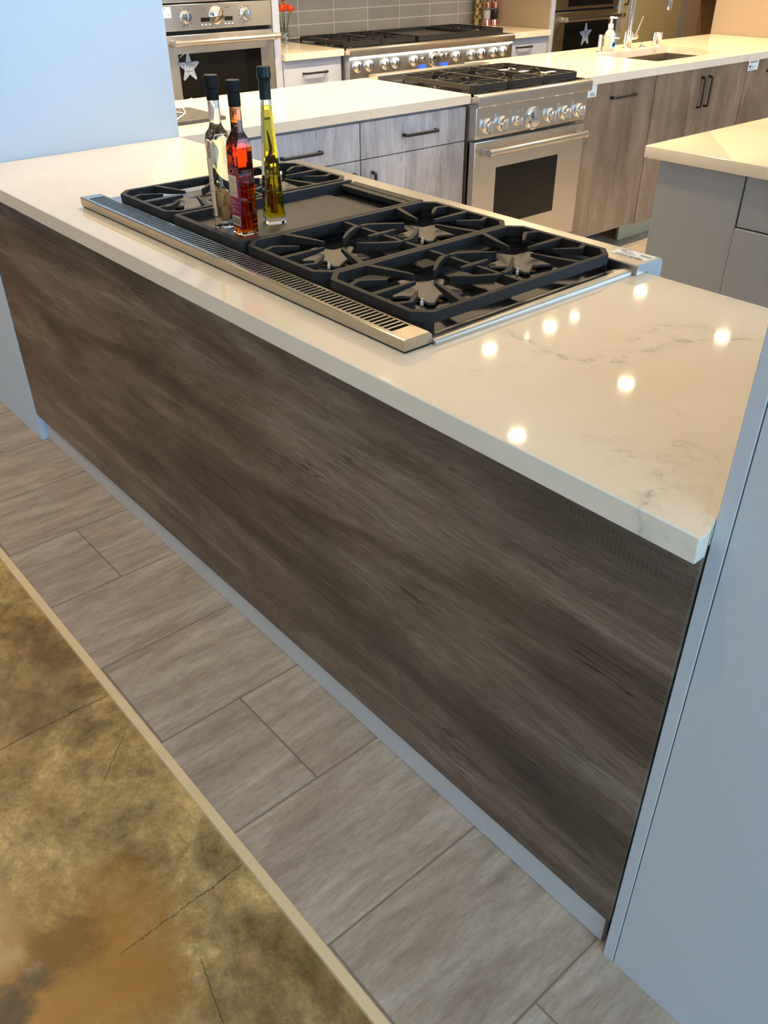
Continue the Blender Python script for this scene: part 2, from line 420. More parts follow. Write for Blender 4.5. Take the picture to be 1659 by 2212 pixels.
    def xform(s, mat): bmesh.ops.transform(s.bm, matrix=mat, verts=s.bm.verts); return s
    def build(s, name, mat, parent=None, smooth=None):
        smooth = smooth or s.sm
        if parent is not None:
            o = parent; off = Vector((0, 0, 0))
            while o is not None: off += o.location; o = o.parent
            bmesh.ops.translate(s.bm, vec=-off, verts=s.bm.verts)
        me = D.meshes.new(name); s.bm.to_mesh(me); s.bm.free()
        me.materials.append(M[mat] if isinstance(mat, str) else mat)
        if smooth:
            me.shade_smooth(); me.set_sharp_from_angle(angle=math.radians(smooth))
        ob = D.objects.new(name, me); COL.objects.link(ob); ob.parent = parent
        return ob

def tag(o, label=None, cat=None, group=None, kind=None):
    if label: o['label'] = label
    if cat: o['category'] = cat
    if group: o['group'] = group
    if kind: o['kind'] = kind
    return o
def thing(name, label, cat, loc, group=None):
    o = D.objects.new(name, None); COL.objects.link(o); o.location = loc; o.empty_display_size = .05
    return tag(o, label, cat, group)
def copy_tree(o, parent=None):
    c = o.copy(); COL.objects.link(c); c.parent = parent
    for ch in list(o.children): copy_tree(ch, c)
    return c
def single(name, mb, mat, label, cat, origin, group=None):
    root = D.objects.new('t', None); root.location = origin
    o = mb.build(name, mat, root); o.parent = None; o.location = origin; D.objects.remove(root)
    return tag(o, label, cat, group)
def struct(name, mb, mat): return tag(mb.build(name, mat), kind='structure')
def text(name, body, size, mat, parent, origin, xdir, ydir, ext=.0002, align='CENTER'):
    cu = D.curves.new(name, 'FONT'); cu.body = body; cu.size = size; cu.align_x = align; cu.align_y = 'CENTER'; cu.extrude = ext
    ob = D.objects.new('t', cu); COL.objects.link(ob)
    bpy.context.view_layer.update()
    me = D.meshes.new_from_object(ob.evaluated_get(bpy.context.evaluated_depsgraph_get()))
    D.objects.remove(ob)
    X = Vector(xdir).normalized(); Y = Vector(ydir).normalized(); Z = X.cross(Y)
    m = Matrix((X, Y, Z)).transposed().to_4x4(); m.translation = Vector(origin)
    off = Vector((0, 0, 0)); p = parent
    while p is not None: off += p.location; p = p.parent
    me.transform(Matrix.Translation(-off) @ m)
    me.name = name; me.materials.clear(); me.materials.append(M[mat])
    o = D.objects.new(name, me); COL.objects.link(o); o.parent = parent
    return o

# ------------------------------------------------------------------ setting
struct('floor', MB().box(-2.57, 5.5, -.315, 7.6, -.05, 0), 'tile')
struct('floor.001', MB().box(-2.57, 5.5, -4.2, -.335, -.06, -.012), 'concrete')
struct('trim_1', MB().box(-2.57, 5.5, -.335, -.315, -.06, .0012, .0008, 1), 'tan_trim')
struct('wall_back', MB().box(-2.72, -2.57, -1.2, 7.6, -.05, 2.7), 'splash')
struct('wall_far', MB().box(-2.57, 5.5, 7.6, 7.75, -.05, 2.7), 'beige_wall')
struct('wall_right', MB().box(-.84, 3.6, 5.405, 5.52, 0, 2.7), 'beige_wall')
struct('wall_left', MB().box(-2.57, -1.85, 6.66, 6.86, 0, 2.7), 'beige_wall')
struct('wall_corner', MB().box(-2.57, -1.86, 6.86, 7.6, 0, 2.7), 'brown_wall')
struct('ceiling', MB().box(-2.72, 5.5, -4.2, 7.75, 2.7, 2.8), 'ceiling')

# ------------------------------------------------------------------ island
isl = thing('kitchen_island', 'long island base clad in dark weathered wood, standing on grey tile', 'kitchen island', (1.23, .38, 0))
MB().box(.0015, 2.4615, .040, .061, .103, .8915, .0006, 1).build('back_panel', 'panel_wood', isl)
k = MB().box(.0015, 2.447, .0612, .078, .0005, .1025).build('toe_kick', 'kick', isl); k['label'] = 'pale grey toe kick board'
MB().box(.0015, 2.4615, .0785, .70, .06, .8915).build('carcass', 'grey_paint', isl)

ctop = [(.0015, 0), (2.472, 0), (2.472, .021), (2.4632, .0442), (2.4632, .725), (1.868, .725), (1.868, .117), (.672, .117), (.672, .727), (.0015, .735)]
single('countertop', MB().prism(ctop, HB, H, 'Z', .0022, 2), 'quartz', 'veined quartz countertop on the wood-clad island, around the rangetop', 'countertop', (1.23, .38, HB))

tl = thing('tall_panel', 'tall pale grey panel closing the far left end of the island, lit blue', 'panel', (-.5, .39, 0))
MB().box(-1.1, 0, .038, .737, .0, 2.4, .001, 1).build('panel_body', 'panel_paint', tl)
tr = thing('tall_panel', 'tall grey-blue panel in the right foreground closing the near end of the island', 'panel', (2.9, .39, 0))
MB().box(2.464, 2.4838, .045, .70, 0, 2.4, .001, 1).build('edge_strip', 'grey_paint', tr)
MB().box(2.4852, 3.5, .0455, .70, 0, 2.4, .001, 1).build('door_panel', 'grey_paint', tr)

# ------------------------------------------------------------------ cast iron grate, burner, knob, pull
GW, GD = .1375, .266          # half width, half depth of one grate
def oct_ring(w, d, c): return [(-w+c, -d), (w-c, -d), (w, -d+c), (w, d-c), (w-c, d), (-w+c, d), (-w, d-c), (-w, -d+c)]
def grate_mesh(zt, zb):
    m = MB()
    m.ring(oct_ring(GW, GD, .028), oct_ring(GW-.0105, GD-.0105, .0235), zt-.020, zt)
    for sx in (-1, 1):
        for sy in (-1, 1):
            m.prism([(sx*(GW-.030), sy*GD), (sx*(GW-.028), sy*(GD-.012)), (sx*(GW-.012), sy*(GD-.030)), (sx*GW, sy*(GD-.030)), (sx*GW, sy*(GD-.028))][::1], zb, zt-.019)
    m.box(-GW+.03, GW-.03, -GD, -GD+.010, zb+.004, zt-.019); m.box(-GW+.03, GW-.03, GD-.010, GD, zb+.010, zt-.019)
    zf = zt-.017
    def both(pts):
        for sx in (-1, 1):
            for sy in (-1, 1): m.finger([(sx*x, sy*y, w*.82) for x, y, w in pts], zf, zt-.0003)
    both([(-.128, -.160, .0075), (-.075, -.143, .0060), (-.030, -.131, .0028)])
    both([(-.063, -.256, .0065), (-.073, -.231, .0060), (-.058, -.210, .0050), (-.040, -.187, .0028)])
    both([(-.022, -.086, .0028), (-.050, -.052, .0055), (-.071, -.018, .0065), (-.072, .002, .0065)])
    for sy in (-1, 1): m.finger([(0, sy*-.256, .0065), (0, sy*-.225, .0060), (0, sy*-.155, .0028)], zf, zt-.0003)
    m.finger([(0, 0, .0060), (0, -.02, .0055), (0, -.038, .003)], zf, zt-.0003)
    m.finger([(0, 0, .0060), (0, .02, .0055), (0, .038, .003)], zf, zt-.0003)
    m.box(-GW+.012, GW-.012, -.0042, .0042, zf-.004, zt-.003)
    return m
def star_mesh(zt, R=.070):
    m = MB(); pts = []
    for i in range(10):
        a = PI/2+i*PI/5+.35; r = R if i % 2 == 0 else R*.54
        if i % 2 == 0: pts += [(r*math.cos(a-.09), r*math.sin(a-.09)), (r*math.cos(a+.09), r*math.sin(a+.09))]
        else: pts.append((r*math.cos(a), r*math.sin(a)))
    m.prism(pts, zt-.006, zt, 'Z', .0012, 1)
    return m
def burner(parent, x, y, z, zt, proto=[]):
    # a star-shaped gas burner: bowl ring, brass base, star cap, igniter
    if not proto:
        b = D.objects.new('burner', None); COL.objects.link(b); b.parent = parent; b.location = Vector((x, y, z))-parent.location
        MB().lathe((x, y, z), [(.085, 0), (.085, .0012), (.072, .0028), (.050, .0010), (.050, 0)], 'Z', 36).build('bowl', 'enamel', b)
        MB().lathe((x, y, z), [(.048, .0005), (.048, zt-z-.011), (.036, zt-z-.0065), (0, zt-z-.0065)], 'Z', 5).build('gas_ring', 'brass', b)
        star_mesh(zt).xform(Matrix.Translation((x, y, 0))).build('star_cap', 'star', b)
        MB().lathe((x+.036, y-.042, z+.001), [(.0035, 0), (.0035, .007), (.0022, .008), (.0022, .012), (0, .012)], 'Z', 10).build('igniter', 'white', b)
        proto.append((b, zt-z)); return b
    c = copy_tree(proto[0][0], parent); c.location = Vector((x, y, z))-parent.location; return c

rt = thing('rangetop', 'black and steel gas rangetop with griddle set into the wood-clad island', 'rangetop', (1.268, .42, .895))
m = MB().box(.675, 1.865, .120, .70, .8945, .9292)
m.build('burner_box', 'steel', rt)
fr = MB()
fr.prism([(.690, .9296), (.690, .948), (.693, .951)]+arc(.763, .936, .015, 90, 0, 6)+[(.778, .868), (.770, .860), (.742, .860), (.735, .76), (.7275, .76), (.7275, .9298)], .650, 1.895, 'X', .0008, 1)
for x0, x1, s in ((.655, .712, 1), (1.845, 1.886, -1)):
    a, b = (x0, x1) if s > 0 else (x1, x0)
    fr.prism([(a, .9297), (a, .936), (a+s*.004, .940), (a+s*.016, .940), (b-s*.006, .9335), (b, .9330), (b, .9297)], .150, .690, 'Y', .0006, 1)
fr.build('steel_frame', 'steel_x', rt)
MB().box(.712, 1.845, .150, .690, .9296, .9335, .001, 1).build('spill_tray', 'enamel', rt)
# vent trim along the island front
VX0, VX1, VY0, VY1, VZ = .660, 1.877, .089, .1495, .954
v = MB(); V0 = H+.0045
v.prism([(VY0, V0), (VY0, VZ-.0015), (VY0+.0015, VZ), (VY0+.009, VZ), (VY0+.009, VZ-.002), (VY0+.002, VZ-.003), (VY0+.002, V0)], VX0, VX1, 'X')
v.prism([(VY1, V0), (VY1, VZ-.006), (VY1-.006, VZ), (VY1-.011, VZ), (VY1-.011, VZ-.002), (VY1-.002, VZ-.007), (VY1-.002, V0)], VX0, VX1, 'X')
v.box(VX0, VX0+.031, VY0+.009, VY1-.011, VZ-.003, VZ); v.box(VX1-.042, VX1, VY0+.009, VY1-.011, VZ-.003, VZ)
for x in (VX0, VX1-.0012): v.prism([(VY0+.0005, V0), (VY0+.0005, VZ-.0008), (VY0+.002, VZ-.0003), (VY1-.0063, VZ-.0003), (VY1-.0005, VZ-.0065), (VY1-.0005, V0)], x+.0001, x+.0011, 'X')
NS = 92; xs0, xs1 = VX0+.031, VX1-.042; pit = (xs1-xs0)/NS
for i in range(1, NS):
    x = xs0+i*pit
    v.box(x-.0021, x+.0021, VY0+.008, VY1-.010, VZ-.0018, VZ-.0002)
v.build('vent_trim', 'steel_vent', rt)
MB().box(VX0+.002, VX1-.002, VY0+.003, VY1-.003, H+.0004, H+.0075).build('vent_shadow_pan', 'dark_void', rt)
ZG, ZGB = .967, .934
GC = (.857, 1.1455, 1.4295, 1.7055); GY = .4235
g0 = None
for gi in (0, 2, 3):
    if g0 is None:
        g0 = grate_mesh(ZG, ZGB).xform(Matrix.Translation((GC[3], GY, 0))).build('grate', 'iron', rt); g = g0
    else: g = g0.copy(); COL.objects.link(g)
    # same casting, moved sideways along the rangetop
    if gi != 3 or g is not g0: pass
grs = [o for o in rt.children if o.name.startswith('grate')]
for g, gi in zip(grs, (3, 0, 2)):
    g.location = (GC[gi]-GC[3], 0, 0)
for gi in (0, 2, 3):
    for sy in (-1, 1): burner(rt, GC[gi], GY+sy*.1285, .9338, .9445)
gx0, gx1 = 1.003, 1.288; gy0, gy1 = GY-GD, GY+GD
gd = D.objects.new('griddle', None); COL.objects.link(gd); gd.parent = rt
m = MB()
m.box(gx0, gx0+.012, gy0+.012, gy1-.012, .9345, ZG, .002); m.box(gx1-.012, gx1, gy0+.012, gy1-.012, .9345, ZG, .002)
m.prism([(gx0, gy0+.013), (gx0+.008, gy0), (gx1-.008, gy0), (gx1, gy0+.013), (gx1, gy0+.016), (gx0, gy0+.016)], .9345, ZG, 'Z', .002)
m.box(gx0+.012, gx1-.012, gy1-.051, gy1-.030, .948, .961, .0015); m.box(gx0+.010, gx1-.010, gy1-.027, gy1, .9345, .962, .003)
m.box(gx0+.012, gx1-.012, gy1-.0305, gy1-.0265, .9345, .955)
m.build('griddle_rim', 'iron', gd)
MB().prism([(gy0+.016, .9345), (gy0+.016, .9452), (gy1-.098, .9452), (gy1-.092, .9435), (gy1-.092, .9345)], gx0+.012, gx1-.012, 'X').build('griddle_plate', 'griddle', gd)
MB().box(gx0+.012, gx1-.012, gy1-.092, gy1-.027, .9345, .9365).build('grease_trough', 'dark_void', gd)

# sticker lying on the steel ledge
st = thing('price_tag', 'white printed price tag lying on the rangetop steel ledge near its right corner', 'price tag', (1.85, .748, .951))
MB().prism([(1.803, .722), (1.889, .722), (1.889, .762), (1.803, .762)], .9512, .9515).build('card', 'paper', st)
text('lettering', 'FERGUSON', .0125, 'ink', st, (1.848, .727, .9517), (-1, 0, 0), (0, -1, 0))
text('lettering', '2179-4  48 IN', .005, 'ink', st, (1.832, .757, .9517), (-1, 0, 0), (0, -1, 0)) if False else None
m = MB()
for i in range(14): m.box(1.862+i*.0018, 1.862+i*.0018+(.0006 if i % 3 else .0011), .742, .751, .9515, .9517)
for x0, x1, y in ((1.808, 1.834, .756), (1.806, 1.824, .751), (1.815, 1.845, .745), (1.820, 1.856, .738)): m.box(x0, x1, y, y+.0022, .9515, .9517)
m.build('print', 'ink', st)

# ------------------------------------------------------------------ bottles on the griddle
ZB = .9456
def sq(cx, cy, h, z, a=0, c=.12):
    pts = []
    for i in range(4):
        for s in (-1, 1):
            t = math.radians(45+90*i)
            px, py = h*math.copysign(1, math.cos(t)), h*math.copysign(1, math.sin(t))
            # chamfered corner
            if (i % 2 == 0) == (s < 0): px2, py2 = px, py*(1-c)
            else: px2, py2 = px*(1-c), py
            pts.append((px2, py2))
    ca, sa = math.cos(a), math.sin(a)
    return [(cx+x*ca-y*sa, cy+x*sa+y*ca, z) for x, y in pts]
def rnd_ring(cx, cy, r, z, n=8, a=PI/8):
    return [(cx+r*math.cos(2*PI*i/n+a), cy+r*math.sin(2*PI*i/n+a), z) for i in range(n)]

# pale vinegar, round
wx, wy = 1.1005, .240
bw = thing('vinegar_bottle', 'round clear bottle of pale vinegar with cloves and cream label', 'bottle', (wx, wy, ZB))
gp = [(0, .0), (.0225, .0), (.0245, .003), (.0245, .012), (.0240, .016), (.0250, .06), (.0265, .165), (.0266, .185), (.0235, .198), (.0155, .208), (.0128, .216), (.0120, .268), (.0120, .276), (0, .276)]
MB().lathe((wx, wy, ZB), gp, 'Z', 36).build('glass_body', 'glass', bw)
lp = [(0, .017), (.0215, .018), (.0228, .06), (.0243, .165), (.0244, .184), (.0235, .188), (0, .188)]
MB().lathe((wx, wy, ZB), lp, 'Z', 36).build('liquid', 'liq_pale', bw)
MB().lathe((wx, wy, ZB), [(.0133, .262), (.0133, .284), (.0152, .286), (.0155, .305), (.0150, .307), (0, .3085)], 'Z', 28).build('cap', 'cap_black', bw)
MB().lathe((wx, wy, ZB), [(0, .3087), (.0142, .3080), (.0142, .3092), (0, .3095)], 'Z', 28).build('cap_top', 'cap_top', bw)
m = MB()
for (dx, dy, z, a) in ((-.009, -.007, .038, .3), (.010, -.005, .034, -.4), (.0, .010, .042, .1), (.003, -.010, .062, -.2), (-.010, .004, .066, .4), (.010, .005, .058, .2)):
    m.ball((wx+dx, wy+dy, ZB+z), .0112, .85, .85, 1.55, 14)
m.build('cloves', 'garlic', bw)
def curved_label(mb, cx, cy, r, a0, a1, z0, z1, th=.0003, taper=0):
    n = 12; secs = []
    for i in range(n+1):
        a = math.radians(a0+(a1-a0)*i/n)
        secs.append([(cx+(r+e+(taper if z == z1 else 0))*math.cos(a), cy+(r+e+(taper if z == z1 else 0))*math.sin(a), z) for z, e in ((z0, 0), (z1, 0), (z1, th), (z0, th))])
    return mb.loft(secs)
la0, la1 = 215, 290
lb = curved_label(MB(), wx, wy, .0252, la0, la1, ZB+.028, ZB+.150, .0004, .0013).build('paper_label', 'lab_cream', bw)
m = MB()
for z, h, f in ((.118, .0012, .9), (.113, .0006, .8), (.110, .0006, .85), (.104, .0012, .95), (.098, .0006, .6), (.093, .0006, .7), (.080, .0012, .95), (.072, .0005, .8), (.069, .0005, .8), (.060, .0005, .8), (.057, .0005, .7), (.054, .0005, .8), (.048, .0005, .8)):
    curved_label(m, wx, wy, .0257, la0+6, la0+6+62*f, ZB+z, ZB+z+h, .0003, 0)
for i in range(10): curved_label(m, wx, wy, .0257, la0+20+i*4, la0+21.5+i*4+(i % 3)*.6, ZB+.032, ZB+.044, .0002)
m.xform(Matrix.Translation((wx, wy, 0)) @ Matrix.Diagonal((1.02, 1.02, 1, 1)) @ Matrix.Translation((-wx, -wy, 0)))
m.build('label_print', 'lab_ink', lb)
curved_label(MB(), wx, wy, .0264, 232, 262, ZB+.131, ZB+.140, .0003, 0).build('label_emblem', 'gold', lb)

# red vinegar, square
rx, ry = 1.180, .243
brd = thing('vinegar_bottle', 'square bottle of bright red vinegar with wine-coloured label and black cap', 'bottle', (rx, ry, ZB))
HS = .0205
secs = [sq(rx, ry, .018, ZB, 0), sq(rx, ry, HS, ZB+.003, 0), sq(rx, ry, HS, ZB+.010), sq(rx, ry, HS*.985, ZB+.18), sq(rx, ry, HS*.96, ZB+.192, 0, .3),
        sq(rx, ry, .0155, ZB+.203, 0, .45), rnd_ring(rx, ry, .0125, ZB+.212), rnd_ring(rx, ry, .0120, ZB+.264), rnd_ring(rx, ry, .0120, ZB+.272)]
MB().loft(secs).build('glass_body', 'glass', brd, 35)
secs = [sq(rx, ry, .0182, ZB+.007, 0), sq(rx, ry, .0185, ZB+.012), sq(rx, ry, .0182, ZB+.18), sq(rx, ry, .0172, ZB+.190, 0, .3), sq(rx, ry, .0135, ZB+.201, 0, .45),
        rnd_ring(rx, ry, .0104, ZB+.211), rnd_ring(rx, ry, .0100, ZB+.262)]
MB().loft(secs).build('liquid', 'liq_red', brd, 35)
MB().lathe((rx, ry, ZB), [(.0130, .258), (.0130, .284), (.0150, .286), (.0153, .303), (.0148, .305), (0, .3063)], 'Z', 28).build('cap', 'cap_black', brd)
MB().lathe((rx, ry, ZB), [(0, .3065), (.0140, .3058), (.0140, .3068), (0, .3073)], 'Z', 28).build('cap_top', 'cap_top', brd)
m = MB()
for (dx, dy, z0, z1) in ((.006, .002, .012, .075), (-.007, .006, .014, .06), (.002, -.007, .013, .10), (.009, -.006, .014, .085)):
    m.tube([(rx+dx, ry+dy, ZB+z0), (rx+dx*.6, ry+dy*1.2, ZB+(z0+z1)/2), (rx+dx*1.1, ry+dy*.7, ZB+z1)], [.002, .0042, .0015], 8)
for i in range(7):
    a = i*2.1; m.tube([(rx+.010*math.cos(a), ry+.010*math.sin(a), ZB+.07+i*.007), (rx+.005*math.cos(a+1.3), ry+.009*math.sin(a+1.3), ZB+.083+i*.007), (rx+.010*math.cos(a+2.4), ry+.006*math.sin(a+2.4), ZB+.088+i*.007)], [.0012, .0046, .0014], 8)
m.build('pepper_pieces', 'herb_red', brd)
yl = ry-HS-.0004
lb = MB().prism([(rx-.0175, ZB+.018), (rx+.0185, ZB+.018), (rx+.0185, ZB+.143), (rx-.0175, ZB+.143)], yl-.0004, yl+.0002, 'Y').build('paper_label', 'lab_wine', brd)
MB().box(rx-.0172, rx+.0125, yl-.0007, yl-.0004, ZB+.082, ZB+.126).build('facts_block', 'lab_cream', lb)
MB().box(rx-.0155, rx+.0145, yl-.0007, yl-.0004, ZB+.022, ZB+.042).build('barcode_block', 'lab_cream', lb)
m = MB()
for z in (.119, .113, .108, .1035, .100, .096, .0925, .089, .085): m.box(rx-.016, rx+(.011 if int(z*10000) % 3 else .006), yl-.0009, yl-.0007, ZB+z, ZB+z+(.0011 if z in (.113, .089) else .0006))
m.build('label_print', 'lab_ink', lb)
m = MB()
for i in range(16): m.box(rx-.0135+i*.0017, rx-.0135+i*.0017+(.0006 if i % 3 else .0011), yl-.0009, yl-.0007, ZB+.025, ZB+.039)
m.build('barcode', 'lab_ink', lb)
m = MB()
for i, z in enumerate((.077, .0735, .070, .0665, .062, .0585, .055, .0515, .048)): m.box(rx-.0155, rx-.0155+.008+((i*7) % 5)*.005, yl-.0007, yl-.0004, ZB+z, ZB+z+.0009)
m.build('label_small_print', 'lab_pink', lb)
m = MB().lathe((rx-.004, yl-.0006, ZB+.134), [(.0042, 0), (.0042, .0003), (.0030, .0003), (.0030, 0)], 'Y', 20)
m.xform(Matrix.Translation((rx-.004, 0, 0)) @ Matrix.Diagonal((1.9, 1, 1, 1)) @ Matrix.Translation((-(rx-.004), 0, 0))).build('label_emblem', 'gold', lb)

# golden oil, tall tapering four-sided
ox, oy = 1.1440, .343
bo = thing('oil_bottle', 'tall tapering bottle of golden oil with dark chilli and green cap', 'bottle', (ox, oy, ZB))
A = math.radians(-22)
def osec(h, z, c=.18): return sq(ox, oy, h, ZB+z, A, c)
MB().loft([osec(.0215, 0), osec(.0232, .003), osec(.0228, .012), osec(.0165, .13), osec(.0118, .225, .3), osec(.0108, .252, .45), osec(.0105, .270, .5)]).build('glass_body', 'glass', bo, 35)
MB().loft([osec(.0185, .013), osec(.0192, .017), osec(.0142, .13), osec(.0096, .225, .3), osec(.0088, .246, .45)]).build('liquid', 'liq_oil', bo, 35)
MB().lathe((ox, oy, ZB), [(.0125, .258), (.0125, .290), (.0136, .296), (.0157, .301), (.0157, .306), (.0148, .309), (.0150, .318), (.0143, .3205), (0, .3205)], 'Z', 28).build('cap', 'cap_green', bo)
m = MB()
m.tube([(ox-.002, oy-.002, ZB+.196), (ox+.003, oy-.001, ZB+.178), (ox+.006, oy, ZB+.160), (ox, oy-.004, ZB+.142), (ox-.004, oy-.004, ZB+.122), (ox+.001, oy-.004, ZB+.106)], [.0012, .0030, .0034, .0036, .0030, .0008], 8)
m.tube([(ox+.006, oy, ZB+.160), (ox+.008, oy+.002, ZB+.13), (ox+.006, oy+.001, ZB+.10), (ox+.007, oy, ZB+.06)], [.0014, .0018, .0016, .0010], 6)
for i in range(9):
    a = random.random()*6.28; r = .004+.008*random.random(); z = .020+i*.0055
    p0 = (ox+r*math.cos(a), oy+r*math.sin(a), ZB+z); p1 = (ox+r*math.cos(a+1.2), oy+r*math.sin(a+1.2), ZB+z+.008); p2 = (ox+r*math.cos(a+2.2)*.8, oy+r*math.sin(a+2.2)*.8, ZB+z+.003)
    m.tube([p0, p1, p2], [.0012, .0028, .0010], 6)
m.build('chilli', 'herb', bo)
m = MB()
for i in range(5):
    a = i*1.4; m.tube([(ox+.007*math.cos(a), oy+.007*math.sin(a), ZB+.022), (ox+.009*math.cos(a+.3), oy+.009*math.sin(a+.3), ZB+.055), (ox+.006*math.cos(a+.6), oy+.006*math.sin(a+.6), ZB+.085)], [.0015, .0026, .0010], 6)
m.build('herb_sprigs', 'herb_red', bo)

# ------------------------------------------------------------------ helpers for the cabinet runs (fronts look toward +X)
def pull_y(parent, x, yc, z, L=.19, vertical=False):
    # flat black bar pull with two square posts
    m = MB(); h = L/2
    path = [(0, -h), (.024, -h+.002), (.030, -h+.012), (.030, h-.012), (.024, h-.002), (0, h)]
    inn = [(0, -h+.012), (.016, -h+.013), (.020, -h+.018), (.020, h-.018), (.016, h-.013), (0, h-.012)]
    if vertical:
        m.prism([(x+a, z+b) for a, b in path+inn[::-1]], yc-.006, yc+.006, 'Y', .0015, 1)
    else:
        m.prism([(x+a, yc+b) for a, b in path+inn[::-1]], z-.006, z+.006, 'Z', .0015, 1)
    return m.build('handle', 'black', parent)
def front(parent, name, x, y0, y1, z0, z1, mat, th=.019, seed=None):
    return MB().box(x-th, x, y0, y1, z0, z1, .0008, 1).build(name, mat, parent)
def cabinet(name, label, y0, y1, x_front, x_back, mat, body='cab_grey', kick=True, z0=.115):
    t = thing(name, label, 'cabinet', ((x_front+x_back)/2, (y0+y1)/2, 0))
    MB().box(x_back, x_front-.0195, y0, y1, z0, HB-.0005).build('carcass', body, t)
    if kick: MB().box(x_front-.11, x_front-.095, y0, y1, .0005, z0-.0005).build('toe_kick', 'olive', t)
    else: MB().box(x_back, x_front-.25, y0, y1, .0005, z0-.0005).build('toe_kick', 'dark_void', t)  # no toe kick here: black block stands in for the shade underneath
    return t
XF = -.025
# peninsula: two drawer cabinets, range, pull-out, sink base, end cabinet
A1 = cabinet('drawer_cabinet', 'pale wood drawer cabinet behind the three bottles, left of its twin', .957, 1.5535, XF, -.66, 'drawer_wood')
d = front(A1, 'drawer', XF, .9585, 1.552, .7405, .878, 'drawer_wood'); pull_y(d, XF, 1.2555, .797, .195)
d = front(A1, 'door', XF, .9585, 1.552, .118, .7365, 'drawer_wood'); pull_y(d, XF, 1.515, .60, .19, True)
A2 = cabinet('drawer_cabinet', 'pale wood cabinet with drawer and door directly left of the steel range', 1.5565, 2.158, XF, -.66, 'drawer_wood')
d = front(A2, 'drawer', XF, 1.558, 2.1565, .7405, .878, 'drawer_wood'); pull_y(d, XF, 1.880, .807, .195)
d = front(A2, 'door', XF, 1.558, 2.1565, .118, .7365, 'drawer_wood'); pull_y(d, XF, 1.615, .595, .19, True)
A0 = cabinet('filler_cabinet', 'narrow pale wood filler cabinet in the corner behind the island', .745, .955, XF, -.66, 'drawer_wood')
front(A0, 'door', XF, .7465, .9535, .118, .878, 'drawer_wood')
single('countertop', MB().prism([(-.715, .742), (0, .742), (0, 2.159), (-.715, 2.159)], HB, H, 'Z', .002), 'quartz', 'brightly lit white countertop left of the steel range, behind the bottles', 'countertop', (-.36, 1.45, HB))
C1 = cabinet('pull_out_cabinet', 'brown wood cabinet with one horizontal handle, right of the steel range', 2.953, 3.5835, XF, -.66, 'door_wood', kick=False)
d = front(C1, 'door', XF, 2.9545, 3.582, .125, .8885, 'door_wood'); pull_y(d, XF, 3.30, .815, .205)
C2 = thing('sink_cabinet', 'brown wood two-door cabinet with paired vertical handles below the sink', 'cabinet', (-.35, 4.046, 0))
MB().box(-.66, XF-.0195, 3.5865, 4.5055, .115, .7005).build('carcass', 'cab_grey', C2)
MB().box(-.135, XF-.0195, 3.5865, 4.5055, .701, HB-.0005).build('front_frame', 'cab_grey', C2)
MB().box(XF-.11, XF-.095, 3.5865, 4.5055, .0005, .1145).build('toe_kick', 'olive', C2)
d = front(C2, 'door', XF, 3.588, 4.0555, .118, .8885, 'door_wood'); pull_y(d, XF, 4.030, .764, .165, True)
d = front(C2, 'door', XF, 4.0565, 4.504, .118, .8885, 'door_wood'); pull_y(d, XF, 4.100, .764, .165, True)
C3 = cabinet('end_cabinet', 'brown wood cabinet right of the sink cabinet, running to the beige wall', 4.5085, 5.40, XF, -.66, 'door_wood')
d = front(C3, 'door', XF, 4.510, 5.399, .118, .8885, 'door_wood'); pull_y(d, XF, 4.84, .818, .20)
# counter with sink opening
SX0, SX1, SY0, SY1 = -.577, -.147, 3.757, 4.495
cs = MB(); b = bmesh.new()
outer = [(-.83, 2.953), (0, 2.953), (0, 5.402), (-.83, 5.402)]; inner = [(SX0, SY0), (SX1, SY0), (SX1, SY1), (SX0, SY1)]
b.free(); cs.ring(outer, inner, HB, H)
single('countertop', cs, 'quartz', 'long white countertop holding the sink, right of the steel range', 'countertop', (-.4, 4.2, HB))
sk = thing('kitchen_sink', 'rectangular stainless undermount sink in the right-hand counter', 'sink', ((SX0+SX1)/2, (SY0+SY1)/2, .70))
MB().ring([(SX0-.002, SY0-.002), (SX1+.002, SY0-.002), (SX1+.002, SY1+.002), (SX0-.002, SY1+.002)], [(SX0+.003, SY0+.003), (SX1-.003, SY0+.003), (SX1-.003, SY1-.003), (SX0+.003, SY1-.003)], .702, HB-.0008).build('basin', 'steel_basin', sk)
MB().box(SX0+.003, SX1-.003, SY0+.003, SY1-.003, .702, .706).build('basin_floor', 'steel_basin', sk)
MB().lathe(((SX0+SX1)/2, (SY0+SY1)/2, .706), [(0, .0005), (.035, .0005), (.045, .002), (.045, 0)], 'Z').build('drain', 'chrome', sk)

# tags on cabinet fronts
def tag_card(y0, y1, z0, z1, label, wid):
    t = thing('price_tag', label, 'price tag', (XF, (y0+y1)/2, z0))
    MB().box(XF+.0004, XF+.0009, y0, y1, z0, z1).build('card', 'paper', t)
    m = MB(); w = y1-y0
    for f0, f1, fz, fh in wid: m.box(XF+.0009, XF+.0012, y0+w*f0, y0+w*f1, z0+(z1-z0)*fz, z0+(z1-z0)*(fz+fh))
    m.build('print', 'ink', t)
tag_card(2.998, 3.078, .832, .888, 'small white printed tag on the brown cabinet beside the range knobs', [(.35, .85, .2, .05), (.35, .8, .32, .04), (.35, .9, .1, .04)])
tag_card(4.511, 4.625, .834, .888, 'white printed tag on the brown cabinet right of the sink, under counter edge', [(.15, .8, .78, .08), (.1, .3, .3, .2), (.4, .75, .35, .04), (.4, .6, .26, .04), (.1, .5, .12, .05)])

